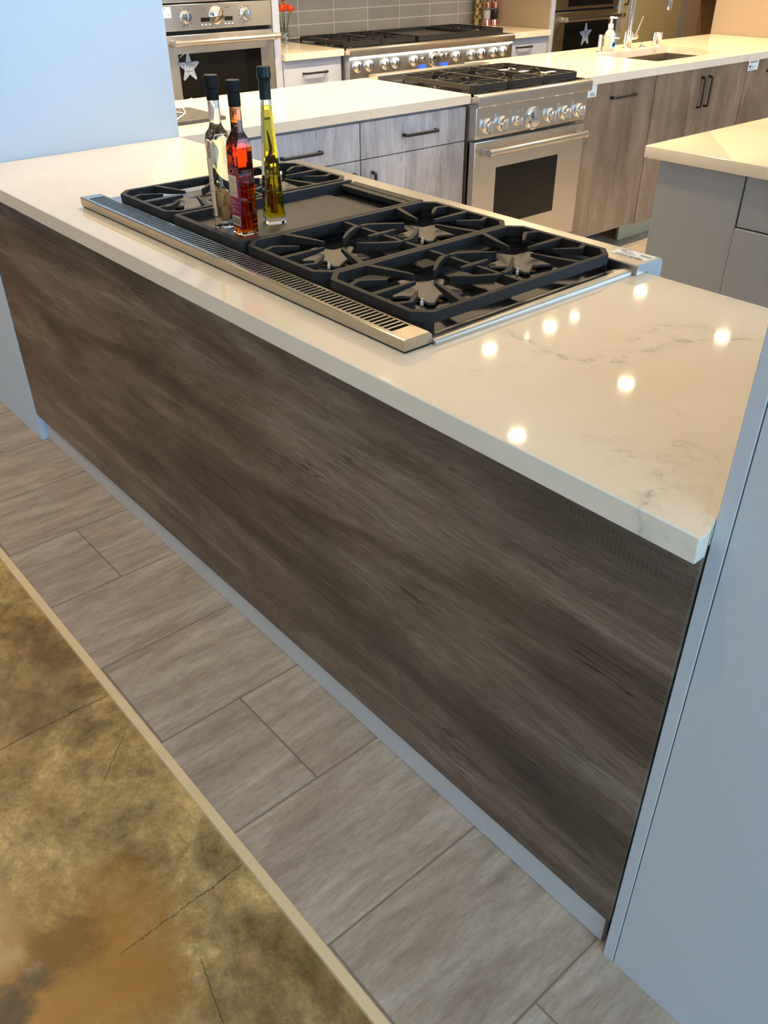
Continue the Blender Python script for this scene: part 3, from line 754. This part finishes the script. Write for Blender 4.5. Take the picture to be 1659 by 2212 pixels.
# ------------------------------------------------------------------ knobs and ranges
def knob(parent, x, y, z, r=.026, L=.030, name='knob', mat='chrome'):
    m = MB().lathe((x, y, z), [(r*1.25, 0), (r*1.25, .006), (r*1.05, .010), (r, .012), (r*.92, L*.75), (r*.80, L), (0, L)], 'X', 28)
    m.box(x+L*.5, x+L*1.25, y-r*.22, y+r*.22, z-r*.92, z+r*.92, .002)
    return m.build(name, mat, parent)
def range_thing(name, label, y0, y1, xf, zbt, x_back, sections, knobs, zk, big, door=True, griddle=None, zg=.965, gx=None):
    """front looks toward +X; xf = bullnose front plane; zbt = top of the deck."""
    t = thing(name, label, 'range', ((xf+x_back)/2, (y0+y1)/2, 0))
    MB().box(x_back, xf-.062, y0+.004, y1-.004, .10, zbt-.002).build('body', 'steel', t)
    bn = [(xf-.034, zbt-.012), (xf-.034, zbt)]+arc(xf-.016, zbt-.016, .016, 90, 0, 6)+[(xf, zbt-.046), (xf-.006, zbt-.052), (xf-.061, zbt-.052), (xf-.061, zbt-.012)]
    MB().prism(bn, y0, y1, 'Y', .0008, 1).build('front_rail', 'steel', t)
    pz1, pz0 = zbt-.0525, zbt-.183
    cp = MB().prism([(xf-.061, pz0), (xf-.061, pz1), (xf-.018, pz1), (xf-.018, pz0+.012), (xf-.024, pz0)], y0+.006, y1-.006, 'Y', .002, 2).build('control_panel', 'steel', t)
    for y in knobs: knob(t, xf-.018, y, zk)
    kb = MB().lathe((xf-.018, big, zk), [(.050, 0), (.050, .007), (.044, .011), (.038, .011), (.036, .020), (.012, .024), (0, .024)], 'X', 36).build('dial', 'chrome', t)
    return t, cp

# 30-inch range in the peninsula
R30X = .045
r30, cp30 = range_thing('gas_range', 'stainless gas range with one oven door, between the two wood cabinet runs', 2.163, 2.948, R30X, .928, -.70, None,
                        (2.245, 2.340, 2.672, 2.780, 2.885), .797, 2.548)
knob(r30, R30X-.018, 2.442, .797, .018, .024)
for y, z, r in ((2.395, .838, .006), (2.445, .838, .006), (2.475, .838, .006), (2.292, .838, .004), (2.725, .838, .004), (2.832, .838, .004)):
    MB().lathe((R30X-.018, y, z), [(r, 0), (r, .003), (0, .004)], 'X', 15).build('button', 'chrome', r30)
MB().box(-.63, R30X-.035, 2.18, 2.93, .9262, .929).build('cooktop_tray', 'enamel', r30)
MB().box(-.70, -.632, 2.163, 2.948, .9262, .945, .002).build('back_trim', 'steel', r30)
def oven_door(t, xd, y0, y1, z0, z1, win, hz, hy0, hy1, mat='steel', hx=.052):
    d = MB().box(xd-.035, xd, y0, y1, z0, z1, .003).build('oven_door', mat, t)
    MB().box(xd-.001, xd+.0012, *win).build('window', 'oven_glass', d)
    h = MB().tube([(xd+hx, hy0, hz), (xd+hx, hy1, hz)], .0145, 18)
    for y in (hy0+.004, hy1-.004):
        h.lathe((xd+hx, y-.016, hz), [(.0175, 0), (.0175, .032)], 'Y', 18)
        h.prism([(xd, hz-.020), (xd, hz+.014), (xd+hx, hz+.010), (xd+hx, hz-.010)], y-.012, y+.012, 'Y', .003)
    h.build('handle', 'steel', d)
    return d
oven_door(r30, R30X-.016, 2.168, 2.943, .205, .735, (2.317, 2.755, .345, .612), .694, 2.215, 2.885)
MB().box(R30X-.06, R30X-.03, 2.168, 2.943, .105, .20, .003).build('kick_drawer', 'steel', r30)
for s in range(2):
    for q in range(2): MB().lathe((-.60 if s else -.06, 2.22 if q else 2.89, 0), [(.02, .0005), (.02, .10)], 'Z', 14).build('leg', 'black', r30)
# grates for the ranges: the same casting turned a quarter
def grates_on(t, cells, xc, depth, z):
    for yc, w in cells:
        g = g0.copy(); COL.objects.link(g); g.parent = t; g.name = 'grate'
        # mesh data is centred at (GC[3]-rt.x, GY-rt.y) in rangetop space
        sx, sy = w/(2*GW), depth/(2*GD)
        cx, cy = GC[3]-1.268, GY-.42
        Mx = Matrix.Rotation(PI/2, 4, 'Z') @ Matrix.Diagonal((sx, sy, 1, 1))
        p = Mx @ Vector((cx, cy, 0))
        zo = z-(ZG-.895)
        g.rotation_euler = (0, 0, PI/2); g.scale = (sx, sy, 1)
        g.location = Vector((xc, yc, zo))-Vector((p.x, p.y, 0))-t.location
grates_on(r30, [(2.283, .238), (2.526, .238), (2.769, .238)], -.235, .485, .9625)
for yc in (2.287, 2.769):
    for xc in (-.355, -.115): burner(r30, xc, yc, .9292, .940)
burner(r30, -.235, 2.526, .9292, .940)
for x0, y0 in ((-.17, 2.66), (-.07, 2.74), (-.27, 2.63)): MB().box(x0-.012, x0+.012, y0, y0+.05, +.9628, .964).build('packing_tape', 'paper', r30)

# big range on the back wall
R60X = -1.776
r60, cp60 = range_thing('gas_range', 'wide stainless range with glowing knobs and blue displays at the tiled wall', 2.912, 4.418, R60X, .932, -2.50, None,
                        (2.985, 3.078, 3.213, 3.300, 3.462, 3.850, 4.000, 4.097, 4.222, 4.318), .826, 3.648)
for y, z in ((3.545, .830), (3.722, .838), (3.760, .840)): MB().lathe((R60X-.018, y, z), [(.014, 0), (.013, .012), (0, .013)], 'X', 16).build('knob', 'chrome', r60)
for y in (3.539, 3.742):
    MB().box(R60X-.018, R60X-.0165, y-.033, y+.033, .776, .797).build('display', 'screen_blue', cp60)
MB().box(R60X-.017, R60X-.008, 2.93, 4.40, .8745, .8792) .build('light_strip', 'led', r60)
MB().box(-2.46, R60X-.035, 2.93, 4.40, .9302, .933).build('cooktop_tray', 'enamel', r60)
MB().box(-2.5, -2.462, 2.912, 4.418, .9302, .945, .002).build('back_trim', 'steel', r60)
oven_door(r60, R60X-.016, 2.918, 3.72, .205, .740, (3.05, 3.59, .36, .60), .69, 2.98, 3.66)
oven_door(r60, R60X-.016, 3.73, 4.412, .205, .740, (3.85, 4.29, .36, .60), .69, 3.79, 4.35)
grates_on(r60, [(3.062, .296), (3.364, .300), (4.205, .300)], -2.067, .508, .967)
for yc in (3.062, 3.364, 4.205):
    for xc in (-2.19, -1.94): burner(r60, xc, yc, .9345, .9450)
gq = D.objects.new('griddle', None); COL.objects.link(gq); gq.parent = r60
m = MB(); m.box(-2.335, -1.813, 3.52, 3.532, .9345, .966, .002); m.box(-2.335, -1.813, 4.038, 4.050, .9345, .966, .002); m.box(-1.825, -1.813, 3.532, 4.038, .9345, .966, .002)
m.box(-2.335, -2.30, 3.532, 4.038, .9345, .966, .002); m.build('griddle_rim', 'iron', gq)
MB().box(-2.30, -1.825, 3.532, 4.038, .9345, .948).build('griddle_plate', 'griddle', gq)
for i, (x, y) in enumerate(((-2.40, 2.98), (-2.40, 4.35), (-1.92, 2.98), (-1.92, 4.35))): MB().lathe((x, y, 0), [(.02, .0005), (.02, .10)], 'Z', 14).build('leg', 'black', r60)

# ------------------------------------------------------------------ back wall run
XW = -1.856
def oven_unit(name, label, y0, y1, kind):
    t = thing(name, label, 'oven', (XW-.25, (y0+y1)/2, .25))
    mat = 'steel' if kind == 'left' else 'steel_dark'
    MB().box(-2.50, XW-.037, y0+.01, y1-.01, .262, 1.72).build('body', 'dark_void', t)
    if kind == 'left':
        MB().box(XW-.036, XW, y0, y1, 1.082, 1.205, .003).build('control_panel', mat, t)
        MB().box(XW-.036, XW+.008, y0, y1, 1.212, 1.245, .006).build('upper_trim', mat, t)
        MB().box(XW-.036, XW, y0, y1, 1.25, 1.72, .003).build('upper_door', mat, t)
        for y, r in ((1.855, .024), (2.235, .024)): knob(t, XW, y, 1.145, r, .028)
        MB().lathe((XW, 2.044, 1.146), [(.044, 0), (.044, .006), (.036, .010), (.010, .019), (0, .021)], 'X', 36).build('dial', 'chrome', t)
        for a, b_, z in ((1.944, 2.000, 1.128), (2.094, 2.146, 1.128)): MB().box(XW, XW+.0012, a, b_, z-.010, z+.010).build('display', 'screen_dark', t)
        for y in (1.952, 1.975, 1.998, 2.100, 2.122, 2.145): MB().lathe((XW, y, 1.102), [(.006, 0), (.006, .003), (0, .005)], 'X', 15).build('button', 'chrome', t)
        m = MB()
        for cy in (1.855, 2.235):
            for k in range(9):
                a = math.radians(-120+k*30+90+30); yy = cy+.046*math.cos(a+1.2); zz = 1.145+.038*math.sin(a+1.2)
                m.box(XW, XW+.0006, yy-.005, yy+.005, zz-.0016, zz+.0016)
        m.box(XW, XW+.0006, 1.963, 1.969, 1.178, 1.186); m.box(XW, XW+.0006, 2.118, 2.124, 1.178, 1.186); m.box(XW, XW+.0006, 2.095, 2.110, 1.181, 1.183)
        m.build('dial_marks', 'ink', t)
        oven_door(t, XW, y0, y1, .52, 1.062, (1.780, 2.316, .62, .972), 1.028, 1.752, 2.405)
        MB().box(XW-.036, XW-.004, y0, y1, .262, .515, .003).build('lower_panel', mat, t)
    else:
        u = MB().box(XW-.036, XW, y0, y1, 1.046, 1.72, .003).build('upper_door', mat, t)
        MB().box(XW-.001, XW+.0012, 5.075, 5.62, 1.064, 1.60).build('window', 'oven_glass', u)
        oven_door(t, XW, y0, y1, .40, 1.030, (5.055, 5.592, .52, .960), .985, 5.02, 5.70, mat)
        MB().box(XW-.036, XW-.004, y0, y1, .262, .395, .003).build('lower_panel', mat, t)
    return t
def tall_cab(name, label, y0, y1, ya, yb, mat, x_back=-2.565):
    """tall carcass with an opening between ya and yb."""
    t = thing(name, label, 'cabinet', (-2.2, (y0+y1)/2, 0))
    MB().box(x_back, XW-.0008, y0, ya-.002, .0005, 2.4).build('stile', mat, t)
    MB().box(x_back, XW-.0008, yb+.002, y1, .0005, 2.4).build('stile', mat, t)
    MB().box(x_back, XW-.002, ya-.001, yb+.001, .0005, .259).build('plinth', mat, t)
    MB().box(x_back, XW-.002, ya-.001, yb+.001, 1.725, 2.4).build('top_door', mat, t)
    MB().box(x_back, x_back+.02, ya-.001, yb+.001, .26, 1.724).build('back', mat, t)
    return t
tall_cab('oven_cabinet', 'tall grey cabinet around the left wall oven, beside the orange flowers', 1.62, 2.4605, 1.705, 2.411, 'cab_white')
oven_unit('built_in_oven', 'stainless wall oven with chrome knobs and round dial, left of the flowers', 1.708, 2.408, 'left')
tc2 = tall_cab('oven_cabinet', 'tall beige-grey cabinet around the double oven, right of the wide range', 4.885, 5.735, 4.930, 5.700, 'cab_white')
MB().box(-2.565, XW+.001, 4.868, 4.8835, .0005, 2.4).build('side_panel', 'beige_wall', tc2)
oven_unit('built_in_oven', 'bronze-toned double wall oven behind the faucet', 4.934, 5.696, 'right')
fg = thing('tall_panel', 'flat olive-beige tall panel door behind the faucet, right of the double oven', 'panel', (-2.2, 6.15, 0))
MB().box(-2.565, XW-.021, 5.737, 6.585, .0005, 2.4).build('carcass', 'cab_grey', fg)
dd = MB().box(XW-.020, XW, 5.74, 6.582, .05, 2.38, .001, 1).build('door', 'olive', fg)
MB().tube([(XW, 5.775, 1.055), (XW+.03, 5.775, 1.055), (XW+.034, 5.775, 1.075), (XW+.034, 5.775, 1.35), (XW, 5.775, 1.36)], .006, 10).build('handle', 'black', dd)
single('filler_strip', MB().box(-2.565, XW+.002, 6.588, 6.657, .0005, 2.4), 'cab_grey', 'narrow dark grey upright strip right of the olive panel', 'panel', (-2.2, 6.62, 0))

# base cabinets and counters beside the wide range
B1 = cabinet('drawer_cabinet', 'white-grey drawer cabinet under the orange flowers, left of the wide range', 2.463, 2.905, -1.853, -2.56, 'cab_white', 'cab_white')
d = front(B1, 'drawer', -1.853, 2.466, 2.902, .742, .889, 'cab_white'); pull_y(d, -1.853, 2.694, .815, .185)
front(B1, 'door', -1.853, 2.466, 2.902, .12, .737, 'cab_white')
B2 = cabinet('drawer_cabinet', 'white-grey drawer cabinet right of the wide range, beside the double oven', 4.425, 4.866, -1.853, -2.56, 'cab_white', 'cab_white')
d = front(B2, 'drawer', -1.853, 4.428, 4.863, .742, .889, 'cab_white'); pull_y(d, -1.853, 4.60, .832, .165)
front(B2, 'door', -1.853, 4.428, 4.863, .12, .737, 'cab_white')
single('countertop', MB().box(-2.568, -1.826, 2.4625, 2.908, HB, H, .002), 'quartz', 'short white counter under the vase of orange flowers', 'countertop', (-2.2, 2.68, HB))
single('countertop', MB().box(-2.568, -1.826, 4.422, 4.8665, HB, H, .002), 'quartz', 'short white counter under the copper mills', 'countertop', (-2.2, 4.64, HB))

# star tags hanging on oven windows
def star_tag(y, z, R, label, words, rot):
    t = thing('star_tag', label, 'star tag', (XW+.004, y, z))
    pts = []
    for i in range(10):
        a = PI/2+i*PI/5+rot; r = R if i % 2 == 0 else R*.46
        if i % 2 == 0: pts += [(y+r*math.cos(a-.07), z+r*1.12*math.sin(a-.07)), (y+r*math.cos(a+.07), z+r*1.12*math.sin(a+.07))]
        else: pts.append((y+r*math.cos(a), z+r*1.12*math.sin(a)))
    MB().prism(pts, XW+.0022, XW+.0034, 'X').build('star_card', 'star_tag', t)
    if words:
        text('lettering', words, .0255, 'ink', t, (XW+.0037, y, z+.006), (0, 1, 0), (0, 0, 1))
        m = MB(); m.box(XW+.0034, XW+.0037, y-.025, y+.025, z+.023, z+.026); m.box(XW+.0034, XW+.0037, y-.022, y+.018, z-.020, z-.017)
        m.build('print', 'ink', t)
    else:
        m = MB()
        for i in range(4): m.box(XW+.0034, XW+.0037, y-.022, y+.022, z+.018-i*.012, z+.022-i*.012)
        m.build('print', 'ink', t)
    return t
s1 = star_tag(1.8365, .9055, .066, 'silver star card lettered 2 YEAR on the left oven window', '2 YEAR', 0)
MB().tube([(XW+.0028, 1.786, .958), (XW+.0028, 1.800, .966), (XW+.0028, 1.818, .974)], .0012, 6).build('string', 'wire', s1)
star_tag(5.315, .868, .072, 'small silver star card on the double oven window', '', .05)
lt = thing('price_tag', 'white label stuck to the left edge of the left oven control panel', 'price tag', (XW, 1.74, 1.145))
MB().box(XW+.0005, XW+.001, 1.715, 1.768, 1.146, 1.196).build('card', 'paper', lt)
m = MB(); m.box(XW+.001, XW+.0013, 1.727, 1.735, 1.187, 1.191); m.box(XW+.001, XW+.0013, 1.748, 1.763, 1.157, 1.160); m.build('print', 'ink', lt)

# vase with orange roses
vx, vy = -2.405, 2.872
va = thing('vase', 'clear glass vase of pebbles on the short counter beside the wide range', 'vase', (vx, vy, H))
MB().lathe((vx, vy, H), [(.030, .0005), (.033, .004), (.033, .17), (.0305, .17), (.0305, .006), (0, .006)], 'Z', 32).build('glass_body', 'glass', va)
m = MB()
for i in range(26):
    a = random.random()*6.28; r = .020*math.sqrt(random.random()); m.ball((vx+r*math.cos(a), vy+r*math.sin(a), H+.015+.045*random.random()), .0075, 1.1, .9, .8, 8)
o = m.build('pebbles', 'pebble', va); o['kind'] = 'stuff'
def rose(x, y, z, R, label):
    t = thing('rose', label, 'flower', (x, y, z), 'orange roses in the vase')
    m = MB(); m.ball((x, y, z), R*.55, 1, 1, 1.05, 10)
    for ringi, (n, rr, zz, tilt) in enumerate(((4, .42, .18, .25), (5, .66, .05, .55), (6, .88, -.12, .9))):
        for i in range(n):
            a = 2*PI*i/n+ringi*.6; secs = []
            for k in range(4):
                u = k/3; rad = R*(.25+(rr-.25)*math.sin(u*1.57)+.12*u*u*(ringi+1)*.4); h = z-R*.55+R*(1.15-.35*ringi*.6)*u+R*zz*.5
                w = (.75 if k < 3 else .45)*2*PI/n*.8
                secs.append([(x+rad*math.cos(a+s*w/2), y+rad*math.sin(a+s*w/2), h-abs(s)*R*.08) for s in (-1, -.4, .4, 1)]+[(x+rad*.93*math.cos(a+s*w/2), y+rad*.93*math.sin(a+s*w/2), h-abs(s)*R*.08) for s in (1, .4, -.4, -1)])
            m.loft(secs)
    m.build('bloom', 'petal', t)
    return t
for dx, dy, dz in ((.026, -.030, .196), (-.028, .034, .200), (.030, .034, .192), (-.034, -.030, .206), (.0, .004, .252)):
    t = rose(vx+dx, vy+dy, H+dz, .031, 'orange rose bloom in the clear vase on the short counter')
    MB().tube([(vx+dx*.3, vy+dy*.3, H+.010), (vx+dx*.55, vy+dy*.5, H+.10), (vx+dx, vy+dy, H+dz-.015)], .0028, 8).build('stem', 'stem', t)

# mills and patterned bottle
def mill(x, y, label, fill):
    t = thing('spice_mill', label, 'mill', (x, y, H))
    m = MB().lathe((x, y, H), [(.029, .0005), (.031, .004), (.029, .042), (.026, .044), (0, .044)], 'Z', 28)
    m.lathe((x, y, H), [(.026, .117), (.029, .119), (.030, .152), (.026, .158), (0, .158)], 'Z', 28); m.build('copper_body', 'copper', t)
    MB().lathe((x, y, H), [(.0275, .0445), (.0275, .1165)], 'Z', 28).build('clear_barrel', 'acrylic', t)
    MB().lathe((x, y, H), [(.022, .046), (.022, .105), (0, .107)], 'Z', 20).build('grains', fill, t)
    MB().lathe((x, y, H), [(.024, .159), (.026, .19), (.018, .205), (0, .206)], 'Z', 24).build('top_cap', 'chrome', t)
mill(-2.38, 4.752, 'copper spice mill of white salt, left of its twin', 'salt')
mill(-2.37, 4.826, 'copper spice mill of dark peppercorns, right of its twin', 'pepper')
single('patterned_bottle', MB().lathe((-2.50, 4.785, H), [(.034, .0005), (.036, .006), (.034, .05), (.030, .11), (.032, .17), (.036, .22), (.030, .28), (.016, .31), (.014, .36), (0, .362)], 'Z', 32), 'damask', 'tall gold and olive patterned bottle behind the copper mills', 'bottle', (-2.50, 4.785, H))

# ------------------------------------------------------------------ things on the peninsula
single('slate_board', MB().box(-.455, -.182, .785, 1.037, H+.0005, H+.0125, .0015), 'slate', 'dark slate slab on the bright counter, behind the pale bottle', 'board', (-.32, .9, H))
cb = thing('cable', 'thin white cable with plug looping over the dark slate slab', 'cable', (-.4, .95, H+.013))
zc = H+.0155
MB().tube([(-.70, 1.19, H+.0030), (-.62, 1.09, H+.0030), (-.55, 1.07, H+.008), (-.51, 1.052, H+.0160), (-.44, 1.002, zc), (-.41, .986, zc), (-.345, .958, zc), (-.312, .938, zc), (-.285, .915, zc), (-.22, .855, zc), (-.19, .82, zc)], .0024, 8).build('cord', 'wire', cb)
MB().tube([(-.39, .90, zc), (-.36, .925, zc), (-.325, .938, zc)], .0024, 8).build('cord', 'wire', cb)
MB().box(-.468, -.44, .90, .985, H+.0130, H+.027, .003).build('plug', 'white', cb)

# faucet set
fa = thing('faucet', 'tall chrome gooseneck faucet standing behind the sink', 'faucet', (-.646, 4.165, H))
MB().lathe((-.646, 4.165, H), [(.027, .0005), (.027, .006), (.024, .010), (.024, .092), (.018, .096), (0, .096)], 'Z', 28).build('faucet_body', 'chrome', fa)
neck = [(-.646, 4.165, H+.09), (-.646, 4.165, H+.36)]+[(-.646+.125*(1-math.cos(a)), 4.165, H+.36+.125*math.sin(a)) for a in [PI*i/10 for i in range(1, 11)]]
MB().tube(neck, .0155, 18).build('neck', 'chrome', fa)
MB().tube([(-.396, 4.165, H+.36), (-.396, 4.165, H+.28), (-.396, 4.165, H+.215)], [.0155, .017, .012], 16).build('spout', 'chrome', fa)
MB().tube([(-.646, 4.188, H+.062), (-.646, 4.245, H+.062)], .016, 18).build('valve', 'chrome', fa)
MB().tube([(-.646, 4.232, H+.062), (-.646, 4.275, H+.14), (-.646, 4.290, H+.165)], [.005, .0042, .004], 10).build('lever', 'chrome', fa)
ht = thing('water_tap', 'small chrome filtered water tap left of the pump bottle', 'tap', (-.638, 3.887, H))
MB().lathe((-.638, 3.887, H), [(.024, .0005), (.024, .004), (.015, .008), (.0145, .085), (.016, .092), (0, .094)], 'Z', 22).build('tap_body', 'chrome', ht)
MB().tube([(-.638, 3.887, H+.080), (-.600, 3.93, H+.078), (-.570, 3.97, H+.072)], .0038, 10).build('tap_spout', 'chrome', ht)
pb = thing('pump_bottle', 'clear hand sanitizer pump bottle with white pump behind the sink', 'bottle', (-.655, 3.99, H))
def oval(w, d, z): return [(-.655+d*math.sin(2*PI*i/20), 3.99+w*math.cos(2*PI*i/20), H+z) for i in range(20)]
MB().loft([oval(.036, .022, .0005), oval(.038, .024, .006), oval(.038, .024, .085), oval(.034, .020, .100), oval(.014, .013, .114), oval(.011, .011, .118)]).build('bottle_body', 'gel', pb)
MB().lathe((-.655, 3.99, H), [(.015, .1182), (.015, .140), (.006, .142), (.005, .165), (.011, .166), (.011, .178), (0, .179)], 'Z', 20).build('pump', 'white', pb)
MB().box(-.655, -.618, 3.984, 3.996, H+.168, H+.177, .002).build('nozzle', 'white', pb)
lab = MB()
n = 8; secs = []
for i in range(n+1):
    a = math.radians(-20+80*i/n)
    secs.append([(-.655+(.0245+e)*math.cos(a), 3.99+(.0385+e)*math.sin(a), H+z) for z, e in ((.015, 0), (.092, 0), (.092, .0006), (.015, .0006))])
lab = lab.loft(secs).build('paper_label', 'paper', pb)
m = MB(); m.lathe((-.626, 4.000, H+.034), [(.015, 0), (.015, .0006), (.008, .0006), (.008, 0)], 'X', 20); m.build('blue_swirl', 'blue_print', lab)
MB().box(-.6285, -.6275, 3.985, 4.010, H+.070, H+.082).build('blue_band', 'pale_blue', lab)
single('air_switch', MB().lathe((-.636, 4.305, H), [(.022, .0005), (.022, .004), (.010, .008), (.009, .022), (.011, .026), (0, .030)], 'Z', 20), 'chrome', 'small chrome button between faucet and chrome air gap', 'button', (-.636, 4.305, H))
single('air_gap', MB().lathe((-.642, 4.468, H), [(.020, .0005), (.020, .010), (.027, .012), (.027, .070), (.024, .073), (0, .073)], 'Z', 24), 'chrome', 'chrome cylindrical air gap cap at the far corner of the sink', 'air gap', (-.642, 4.468, H))

# wall shelf glimpsed at the top edge
single('wall_shelf', MB().box(-1.86+.0005, -1.70, 6.87, 7.16, 1.050, 1.075, .003), 'orange_wood', 'orange wood shelf edge on the brown wall at the top of the frame', 'shelf', (-1.78, 7.0, 1.05))

# ------------------------------------------------------------------ second island on the right
i2 = thing('kitchen_island', 'grey island base with drawer and doors at the right edge', 'kitchen island', (2.1, 2.25, 0))
MB().box(1.20, 3.15, 1.832, 2.70, .10, HB-.0005).build('carcass', 'cab_grey', i2)
MB().box(1.20, 1.4995, 1.81, 1.8315, .0005, HB-.0005, .0006, 1).build('end_panel', 'cab_grey', i2)
for x0 in (1.5045, 2.0745, 2.6445):
    MB().box(x0, x0+.5665, 1.812, 1.8315, .7405, HB-.002, .0008, 1).build('drawer', 'cab_grey', i2)
    MB().box(x0, x0+.5665, 1.802, 1.8315, .11, .7365, .0008, 1).build('door', 'cab_grey', i2)
MB().box(1.22, 3.15, 1.89, 1.905, .0005, .0995).build('toe_kick', 'cab_grey', i2)
single('countertop', MB().box(1.145, 3.2, 1.794, 2.76, HB, H, .0035, 3), 'quartz', 'white quartz countertop corner of the grey island at the right edge', 'countertop', (2.1, 2.3, HB))

# ------------------------------------------------------------------ ceiling lights (the main rows show as reflections in the counter, the added ones stay unseen)
def downlight(x, y, W=165, r=.045):
    t = thing('ceiling_light', 'round recessed warm downlight in the ceiling above the kitchen counters', 'ceiling light', (x, y, 2.70), 'recessed ceiling downlights')
    MB().lathe((x, y, 2.70), [(r+.027, -.0005), (r+.025, -.006), (r+.008, -.008), (r+.002, -.004), (r+.002, -.0005)], 'Z', 28).build('trim_ring', 'white', t)
    MB().lathe((x, y, 2.70), [(0, -.003), (r, -.003), (r, -.0008), (0, -.0008)], 'Z', 24).build('lens', 'bulb', t)
    l = D.lights.new('downlight', 'SPOT'); l.energy = W; l.color = (1.0, .74, .42); l.spot_size = math.radians(115); l.spot_blend = .75; l.shadow_soft_size = r*.9
    lo = D.objects.new('downlight', l); COL.objects.link(lo); lo.location = (x, y, 2.68)
for x, y, W in ((-.82, 1.35, 250), (-.82, 2.35, 200), (-.82, 3.31, 150), (-.82, 3.94, 140), (-.83, 5.06, 120), (.12, 1.45, 200), (.12, 2.54, 170), (.12, 3.56, 140), (.11, 4.69, 120)):
    downlight(x, y, W)
for x, y, W, r in ((-.82, 4.22, 30, .030), (-.80, 3.67, 8, .014)): downlight(x, y, W, r)
for x, y, W in ((-1.5, -1.0, 70), (-.1, -1.0, 75), (-1.3, 6.3, 95), (1.3, -1.4, 22), (2.0, -.42, 36)): downlight(x, y, W)  # unseen downlights added to warm the counter end, island front and far wall

# daylight from the shop front (behind and right of the camera)
def area(name, loc, rot, sx, sy, W, c):
    l = D.lights.new(name, 'AREA'); l.shape = 'RECTANGLE'; l.size = sx; l.size_y = sy; l.energy = W; l.color = c
    o = D.objects.new(name, l); COL.objects.link(o); o.location = loc; o.rotation_euler = rot
area('window_daylight_front', (1.6, -4.0, 1.45), (PI/2, 0, 0), 7.0, 2.5, 34, (.70, .84, 1.0))
area('window_daylight_side', (5.3, -1.25, 1.5), (PI/2, 0, math.radians(83)), 2.6, 2.5, 125, (.36, .66, 1.0))

area('ceiling_fill', (.2, 3.2, 2.25), (PI, 0, 0), 4.5, 5.0, 30, (1.0, .90, .74))  # added upward fill that brightens the ceiling, not a fixture of the room
area('window_daylight_right', (5.4, 3.2, 1.6), (PI/2, 0, PI/2), 3.6, 2.2, 200, (.42, .68, 1.0))

w = D.worlds.new('World'); SC.world = w; w.use_nodes = True
bg = w.node_tree.nodes['Background']; bg.inputs[0].default_value = (.62, .74, .95, 1); bg.inputs[1].default_value = .16

# ------------------------------------------------------------------ camera
cam = D.cameras.new('Camera'); co = D.objects.new('Camera', cam); COL.objects.link(co); SC.camera = co
F = 1828.527
cam.sensor_fit = 'VERTICAL'; cam.sensor_height = 24.0; cam.sensor_width = 18.0; cam.lens = F/2212*24.0
cam.clip_start = .02; cam.clip_end = 60
yaw, pit_, rol = .86305867, .59433833, -.00493142
fw = Vector((-math.sin(yaw)*math.cos(pit_), math.cos(yaw)*math.cos(pit_), -math.sin(pit_)))
rg = Vector((math.cos(yaw), math.sin(yaw), 0)); up = rg.cross(fw)
r2 = rg*math.cos(rol)+up*math.sin(rol); u2 = up*math.cos(rol)-rg*math.sin(rol)
mm = Matrix((r2, u2, -fw)).transposed().to_4x4(); mm.translation = Vector((2.823687, -.765929, 1.484763))
co.matrix_world = mm

SC.view_settings.view_transform = 'Standard'; SC.view_settings.look = 'None'
SC.view_settings.exposure = 0.0; SC.view_settings.gamma = 1.0
SC.cycles.max_bounces = 12; SC.cycles.transmission_bounces = 12; SC.cycles.glossy_bounces = 5
SC.cycles.use_denoising = True
SC.cycles.caustics_reflective = True; SC.cycles.caustics_refractive = True
